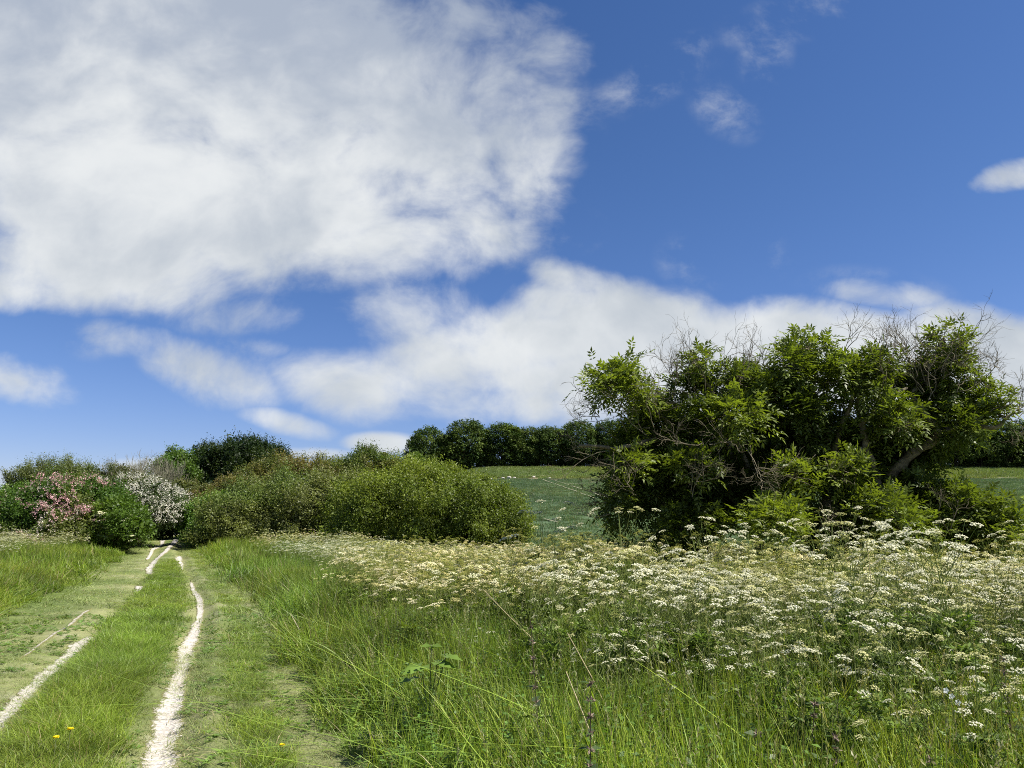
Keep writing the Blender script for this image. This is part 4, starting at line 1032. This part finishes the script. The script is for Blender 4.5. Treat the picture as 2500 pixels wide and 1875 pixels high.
# limbs, as pixel lines with a distance for each joint
def limb(mb, pts, r0, r1, k=7, n=5):
    P = A_([at(*q3(a, b), Y) if k_ else at(*q3(a, b), Y) for k_, (a, b, Y) in enumerate(pts)])
    out = []
    for i_ in range(len(P)-1):
        for t in np.linspace(0, 1, n, endpoint=False): out.append(P[i_]*(1-t)+P[i_+1]*t)
    out.append(P[-1]); out = A_(out); out[1:-1] += rng.normal(0, .018, (len(out)-2, 3))
    out[1:-1] = (out[:-2]+2*out[1:-1]+out[2:])/4
    mb.tube(out, np.linspace(r0, r1, len(out))*(1+.12*np.sin(np.arange(len(out))*1.9)), k); return out
tb = MB(); LP = []
g0 = 1200
for pts, r0, r1 in (([(1560,g0,11.2),(1570,1000,11.2),(1540,880,11.1),(1500,760,11),(1470,660,10.9),(1460,560,10.9),(1440,470,10.9),(1420,360,10.9)], .10, .02),
                    ([(1570,900,11.2),(1590,780,11.1),(1680,690,11),(1780,630,10.9),(1810,600,10.85),(1770,530,10.8),(1730,480,10.85),(1690,430,10.9),(1720,360,11),(1780,260,11),(1830,150,11)], .085, .02),
                    ([(1790,620,10.9),(1880,560,10.8),(2000,560,10.7),(2080,570,10.65),(2130,510,10.6),(2200,490,10.55)], .05, .012),
                    ([(1440,560,10.9),(1520,470,10.8),(1600,420,10.7),(1660,380,10.8)], .04, .02),
                    ([(1300,g0,11.4),(1290,900,11.5),(1300,700,11.3),(1290,560,11.2),(1230,430,11),(1200,340,11),(1180,200,10.9)], .08, .02),
                    ([(1000,g0,11.4),(900,950,11.4),(760,780,11.3),(640,650,11.2),(520,620,11),(380,650,10.8),(250,660,10.7),(120,650,10.6)], .08, .018),
                    ([(620,660,11.2),(520,520,11),(420,440,10.9),(340,330,10.8)], .045, .015),
                    ([(950,1050,11.4),(930,800,11.3),(850,600,11.1),(760,430,11),(690,300,11),(650,200,11)], .06, .012),
                    ([(900,950,11.3),(820,650,11.2),(820,450,11),(880,330,11)], .05, .015),
                    ([(1310,700,11.2),(1380,500,11),(1450,330,10.9),(1540,230,11)], .045, .012),
                    ([(1570,950,11.2),(1750,920,10.9),(1900,900,10.7),(1980,960,10.5)], .04, .012),
                    ([(700,g0,11.2),(600,1000,11.1),(450,850,11),(330,800,11)], .04, .012)):
    LP.append(limb(tb, pts, r0, r1))
tb.build('trunk', M_bark, elder, smooth=True, origin=eb)
LP = np.concatenate(LP)
# compound leaves
def pinnate(mb, P, D, N, L, cols, ll=.075, lw=.030, pairs=3):
    K = len(P); Sd = nrm(np.cross(D, N)); N = nrm(np.cross(Sd, D)); L = np.broadcast_to(L, (K,))[:, None]
    for j_ in range(pairs):
        t = .35+.55*j_/(pairs-1)
        for s_ in (-1, 1):
            A0 = nrm(D*.55+Sd*s_*.9+rng.normal(0, .15, (K, 3))-A_([0, 0, .12]))
            sz = rng.uniform(.75, 1.15, K)*(1-.12*abs(j_-1))
            mb.leaves(P+D*L*t-A_([0, 0, 1])*(L*.25*t*t), A0, nrm(N+rng.normal(0, .25, (K, 3))), ll*sz, lw*sz, cols*rng.uniform(.85, 1.15, (K, 1)), fold=.18)
    mb.leaves(P+D*L-A_([0, 0, 1])*(L*.25), nrm(D-A_([0, 0, .2])), N, ll*1.15, lw*1.1, cols, fold=.18)
cm = MB(); fl = MB()
LIT_LEAF = A_([.185, .235, .036]); SHADED_LEAF = A_([.068, .100, .022])  # sunlit and shaded leaf tones: crown light and inner shade put into the colour
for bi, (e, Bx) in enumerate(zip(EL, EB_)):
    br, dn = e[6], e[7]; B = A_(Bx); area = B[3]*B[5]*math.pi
    # shoots: small twigs from the nearest limb towards the clump, fanning out
    tw = MB(); c0 = LP[np.argmin(np.linalg.norm(LP-B[:3], axis=1))]
    ns = int(9+area*18)
    d = runit(ns); T = B[:3]+d*B[3:6]*rng.uniform(.55, 1.05, (ns, 1)); kp = T[:, 2] > H(T[:, 0], T[:, 1])+.15; T, d = T[kp], d[kp]; ns = len(T)
    hub = c0*.45+B[:3]*.55
    tw.tube(A_([c0, (c0+hub)/2+rng.normal(0, .05, 3), hub]), [.022, .018, .013], 5)
    for k in range(ns):
        m_ = (hub+T[k])/2+rng.normal(0, .07, 3)+A_([0, 0, -.04]); tw.tube(A_([hub, m_, T[k]]), [.008, .0055, .003], 3)
    tw.build('branch', M_bark, elder, origin=eb)
    # leaves along and around the shoots
    nl = int((area*760*dn+60))
    i_ = rng.integers(0, ns, nl); f = rng.uniform(.35, 1.05, (nl, 1)); P = hub*(1-f)+T[i_]*f+rng.normal(0, .07, (nl, 3))
    out = nrm(P-B[:3]+A_([0, 0, .001])); D = nrm(out*.7+rng.normal(0, .5, (nl, 3))+A_([0, 0, .25])); N = nrm(A_([[0, 0, 1.]])*.9+rng.normal(0, .35, (nl, 3))+out*.3)
    mixf = np.clip((br-.6)/.8+rng.normal(0, .12, nl), 0, 1)[:, None]; cols = (SHADED_LEAF*(1-mixf)+LIT_LEAF*mixf)*rng.uniform(.85, 1.15, (nl, 1))
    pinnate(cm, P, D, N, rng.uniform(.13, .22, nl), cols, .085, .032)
    if rng.uniform() < .6:
        for k in range(int(1+area*1.0)):
            q = T[rng.integers(ns)]+rng.normal(0, .02, 3)
            if q[2] < eb[2]+.4: continue
            n_ = 26; rr_ = .07*np.sqrt(rng.uniform(0, 1, n_)); aa = rng.uniform(0, 6.28, n_); pp = q+np.stack([np.cos(aa)*rr_, np.sin(aa)*rr_, .03-rr_*.2], 1)
            N_ = nrm(A_([[0, 0, 1.]])+rng.normal(0, .3, (n_, 3))); Ax = nrm(np.cross(N_, rng.normal(size=(n_, 3)))); fl.leaves(pp-Ax*.012, Ax, N_, .026, .026, A_([.62, .66, .33])*rng.uniform(.8, 1.1, (n_, 1)), mid=.5)
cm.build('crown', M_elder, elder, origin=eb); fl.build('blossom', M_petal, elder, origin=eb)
# dead twigs
dt = MB()
def deadfan(x, y, Y, dx, dy, n, L, depth=3, r=.0075, sp=.45, up=.10):
    y += 30 if y < 360 else 0
    for k in range(max(2, int(n*(.45 if y > 560 else .85)))):
        p = at(*q3(x+rng.normal(0, 18), y+rng.normal(0, 18)), Y+rng.normal(0, .15)); d = nrm(A_([[dx+rng.normal(0, .25), rng.normal(0, .25), -dy+rng.normal(0, .2)]]))[0]
        branchy(dt, p, d, L*rng.uniform(.7, 1.2), r, depth, up, sp, 3, (1, 1, 1), (1, 4), .5, (.5, .85))
for a in ((660,400,10.85,-.25,-1,6,.48),(600,330,10.85,-.2,-1,4,.40),(760,420,10.8,.1,-1,5,.5),(560,420,10.8,-.7,-.5,4,.4),(860,330,10.8,.3,-1,4,.38),(500,380,10.8,-.3,-.8,3,.35),
          (1730,330,10.75,-.2,-1,6,.52),(1700,250,10.8,-.5,-.9,6,.42),(1830,300,10.75,.4,-.9,7,.50),(1650,200,10.9,-.5,-.7,4,.34),(1900,350,10.7,.8,-.5,5,.45),(1770,420,10.6,.1,-1,6,.5),(1560,330,10.8,-.2,-1,4,.4),(1600,420,10.6,.3,-.7,5,.4),
          (2050,480,10.6,.9,-.5,4,.38),(2180,490,10.5,.5,-.8,5,.26),(2130,510,10.5,.9,.1,3,.3),(250,660,10.6,-1,-.1,5,.42),(330,620,10.7,-.8,-.6,6,.45),(300,690,10.6,-.6,.6,4,.38),(200,500,10.7,-1,-.3,5,.3),(420,600,10.6,-.5,-.8,6,.5),
          (480,560,10.5,-.3,-.6,5,.4),(900,650,10.3,.1,.7,3,.45),(880,640,10.2,-.5,.1,3,.4),(960,740,10.2,.4,.8,3,.35),(700,620,10.3,-.3,.6,3,.4),(650,880,10.3,.2,-.9,2,.5),(1260,700,10.5,.2,.7,3,.4),(1700,500,10.5,-.3,.4,4,.35),
          (1960,200,10.9,.2,-1,2,.4),(2010,330,10.8,.6,-.8,3,.35),(980,300,10.9,0,-1,2,.45),(1370,190,10.9,.3,-1,2,.4),(1540,170,10.9,.1,-1,3,.3),(250,880,10.8,-.9,-.4,6,.32),(250,960,10.7,-.9,.2,6,.3),(380,880,10.6,-.5,-.3,6,.35),(1860,1080,10.1,.2,-1,4,.35),(1250,940,10.2,.7,.5,2,.35)):
    deadfan(*a)
dt.build('dead_twig', M_twig, elder, origin=eb)

# ------------------------------------------------------------------ single plants in the foreground
def ground_at_px(u, v, h):
    """foot of a plant of height h whose top shows at pixel u, v"""
    d = ray(u, v); ys = np.geomspace(2, 60, 3000); x = d[0]/d[1]*ys; z = EYE+d[2]/d[1]*ys-h
    i = np.argmax(z < H(x, ys)); return A_([x[i], ys[i], float(H(x[i], ys[i]))])
def dandelion(u, v, lb, h=.14):
    p = ground_at_px(u, v, h); t = empty('dandelion', p, lb, 'wildflower')
    mb = MB(); mb.tube([(0, 0, -.02), (.01, 0, h*.6), (.005, .01, h)], [.0035, .003, .0025], 5, c=(.16, .19, .07)); mb.build('stem', M_herb, t)
    mb = MB(); n = 60; a = rng.uniform(0, 6.28, n); el = rng.uniform(.05, 1.0, n); Ax = nrm(np.stack([np.cos(a), np.sin(a), el], 1))
    mb.leaves(np.tile(A_([.005, .01, h]), (n, 1)), Ax, nrm(A_([[0, 0, 1.]])+rng.normal(0, .2, (n, 3))), .024, .008, A_([.92, .78, .03])*rng.uniform(.85, 1.05, (n, 1)), mid=.7); mb.build('flower_head', M_petal, t)
    mb = MB(); n = 9; a = np.arange(n)*.7; Ax = nrm(np.stack([np.cos(a), np.sin(a), np.full(n, .35)], 1)); mb.leaves(np.zeros((n, 3)), Ax, A_([[0, 0, 1.]])+0*Ax, .12, .028, A_([.07, .13, .03])); mb.build('foliage', M_herb, t)
dandelion(168, 1782, 'larger open yellow dandelion in the grass between the ruts', .2); dandelion(133, 1803, 'small yellow dandelion just left of the larger one between the ruts', .18); dandelion(686, 1822, 'yellow dandelion in the short grass right of the ruts', .07)
def nettle(u, v, h, lb, group='purple tinged woundwort stalks in the tall grass', whorl=True):
    p = ground_at_px(u, v, h); t = empty('woundwort', p, lb, 'wild plant', group); dx, dy = rng.normal(0, .05, 2)
    mb = MB(); S_ = A_([[0, 0, -.03], [dx*.4, dy*.4, h*.5], [dx, dy, h]]); mb.tube(S_, [.004, .003, .002], 5, c=(.10, .075, .05)); mb.build('stem', M_herb, t)
    mb = MB()
    for k in range(11):
        f = .12+.84*k/10; c = S_[0]*(1-f)+S_[2]*f; f2 = min(1, f*2); c = A_([dx*.4*f2, dy*.4*f2, h*f]) if f < .5 else A_([dx*(.4+.6*(2*f-1)), dy*(.4+.6*(2*f-1)), h*f]); a0 = k*1.57+rng.uniform(-.2, .2)
        for s_ in (0, math.pi):
            a = a0+s_; Ax = nrm(A_([[math.cos(a), math.sin(a), .15]])); sz = (.11 if f < .6 else .055)*rng.uniform(.8, 1.2)
            mb.leaves(c[None], Ax, nrm(A_([[0, 0, 1.]])+rng.normal(0, .3, (1, 3))), sz, sz*.5, A_([.07, .11, .035])*rng.uniform(.8, 1.2), fold=.15)
        if whorl and f > .5:
            fb = MB(); n = 22; a = rng.uniform(0, 6.28, n); Ax = nrm(np.stack([np.cos(a), np.sin(a), rng.uniform(-.9, .9, n)], 1)); fb.leaves(np.tile(c, (n, 1)), Ax, runit(n), .030*rng.uniform(.4, 1.1, n), .010, A_([.34, .26, .20])*rng.uniform(.5, 1.3, (n, 1))); fb.build('flower_whorl', M_petal, t)
    mb.build('foliage', M_herb, t)
for (u, v, h, lb) in ((1320,1515,.98,'tallest woundwort stalk, dark stemmed, left of the middle of the verge'), (1432,1650,.85,'dark stemmed woundwort with a pinkish tip in the middle foreground'), (1955,1715,.62,'woundwort with pink whorls near the bottom, right of the middle'),
                      (1868,1792,.55,'short woundwort at the bottom edge, left of the pink whorled one'), (2030,1780,.6,'woundwort just right of the pink whorled one near the bottom'), (2290,1845,.5,'woundwort cut by the bottom edge towards the right corner'),
                      (2445,1590,.8,'woundwort at the right edge of the photo below the cow parsley')):
    nettle(u, v, h, lb)
# broad lobed leaves of a young hogweed
p = ground_at_px(1050, 1618, .62); t = empty('hogweed', p, 'young hogweed with broad light green lobed leaves at the verge edge', 'wild plant')
mb = MB(); fb = MB()
for (dx, dy, z, s_) in ((-.06, -.04, .60, .15), (.05, 0, .62, .14), (.11, .03, .66, .13), (.0, .07, .72, .11), (-.12, .05, .5, .12)):
    c = A_([dx, dy, z]); mb.tube(A_([[0, 0, 0], [dx*.3, dy*.3, z*.6], c]), [.005, .004, .003], 5, c=(.13, .18, .05))
    a0 = math.atan2(dy, dx)
    for k in range(7):
        a = a0+(k-3)*.55; Ax = nrm(A_([[math.cos(a), math.sin(a), -.25+.1*abs(k-3)]])); fb.leaves(c[None], Ax, A_([[0, -.35, 1.]]), s_*(1-.10*abs(k-3)), s_*.52, A_([.14, .22, .035])*rng.uniform(.9, 1.1), mid=.55)
mb.build('stem', M_herb, t); fb.build('foliage', M_herb, t)
# dry stalks
for (u0, v0, u1, v1, Y, lb) in ((1420,1735,1382,1640,4.6,'straight straw coloured dead stalk leaning left in the middle foreground'), (1500,1770,1385,1545,5.2,'long pale dead stalk crossing the middle foreground'), (2445,1665,2390,1740,4.9,'pale dead stalk leaning right among grass at the lower right'),
                                (1300,1560,1180,1440,7.2,'thin dead stalk leaning left in front of the drift'), (2130,1560,2118,1335,6.2,'stout pale upright cow parsley stalk right of centre in the drift')):
    a, b = at(u0, v0, Y), at(u1, v1, Y+.15); lo, hi = (a, b) if a[2] < b[2] else (b, a)
    d = (hi-lo); g1 = lo-d*.0; gz_ = float(H(g1[0], g1[1])); foot = lo-d/d[2]*(lo[2]-gz_) if abs(d[0]/d[2]) < 1.2 else A_([lo[0], lo[1], gz_])
    t = MB(); t.tube(A_([foot, lo, (lo+hi)/2+rng.normal(0, .01, 3), hi]), [.005, .0045, .004, .003], 5, c=(.50, .42, .24)); o = t.build('dry_stalk', M_herb, origin=foot); tag(o, lb, 'stalk')
# a white campion
p = ground_at_px(2322, 1700, .72); t = empty('white_campion', p, 'small pure white campion flowers in grass near the lower right corner', 'wildflower')
mb = MB(); mb.tube([(0, 0, 0), (.02, 0, .4), (0, 0, .7)], [.003, .0025, .002], 4, c=(.12, .17, .05)); mb.build('stem', M_herb, t)
for (dx, dz) in ((0, .72), (-.022, .745), (.026, .695)):
    mb = MB(); a = np.arange(5)*1.2566; Ax = nrm(np.stack([np.cos(a), np.full(5, -.35), np.sin(a)], 1)); mb.leaves(np.tile(A_([dx, 0, dz]), (5, 1)), Ax, A_([[0, -1, .2]])+0*Ax, .015, .012, A_([.86, .87, .84]), mid=.65); mb.build('flower_head', M_petal, t)
# chalk lumps ploughed up at the top of the field
def lump(u, v, s_, lb):
    p = hpt(u, v); mb = MB(); n = 7; m_ = 9; V = []
    for i_ in range(n):
        a = math.pi*i_/(n-1)
        for j_ in range(m_):
            b = 2*math.pi*j_/m_; r = 1+.25*math.sin(3*b+u)+.2*rng.normal()*(0 < i_ < n-1); V.append((math.sin(a)*math.cos(b)*r*s_, math.sin(a)*math.sin(b)*r*s_*.8, math.cos(a)*s_*.6))
    q = [(i_*m_+j_, i_*m_+(j_+1) % m_, (i_+1)*m_+(j_+1) % m_, (i_+1)*m_+j_) for i_ in range(n-1) for j_ in range(m_)]
    mb.add(V, q=q, c=(0, 0, 0)); o = mb.build('chalk_lump', M_chalk); o.location = (p[0], p[1], p[2]+.28+s_*.2); tag(o, lb, 'stone', 'chalk lumps at the top of the crop field')
for (u, v, s_, lb) in ((1228,1171,.45,'leftmost pale chalk lump in the heap at the top of the crop'), (1243,1170,.6,'biggest chalk lump in the middle of the heap at the top of the crop'), (1256,1170,.4,'chalk lump at the right end of the heap at the top of the crop'),
                       (1303,1168,.4,'single chalk lump between the heap and the tramlines'), (1342,1171,.35,'small white chalk lump at the start of the tramlines'), (1199,1173,.3,'small chalk lump lying apart on the far left of the crop')):
    lump(u, v, s_, lb)
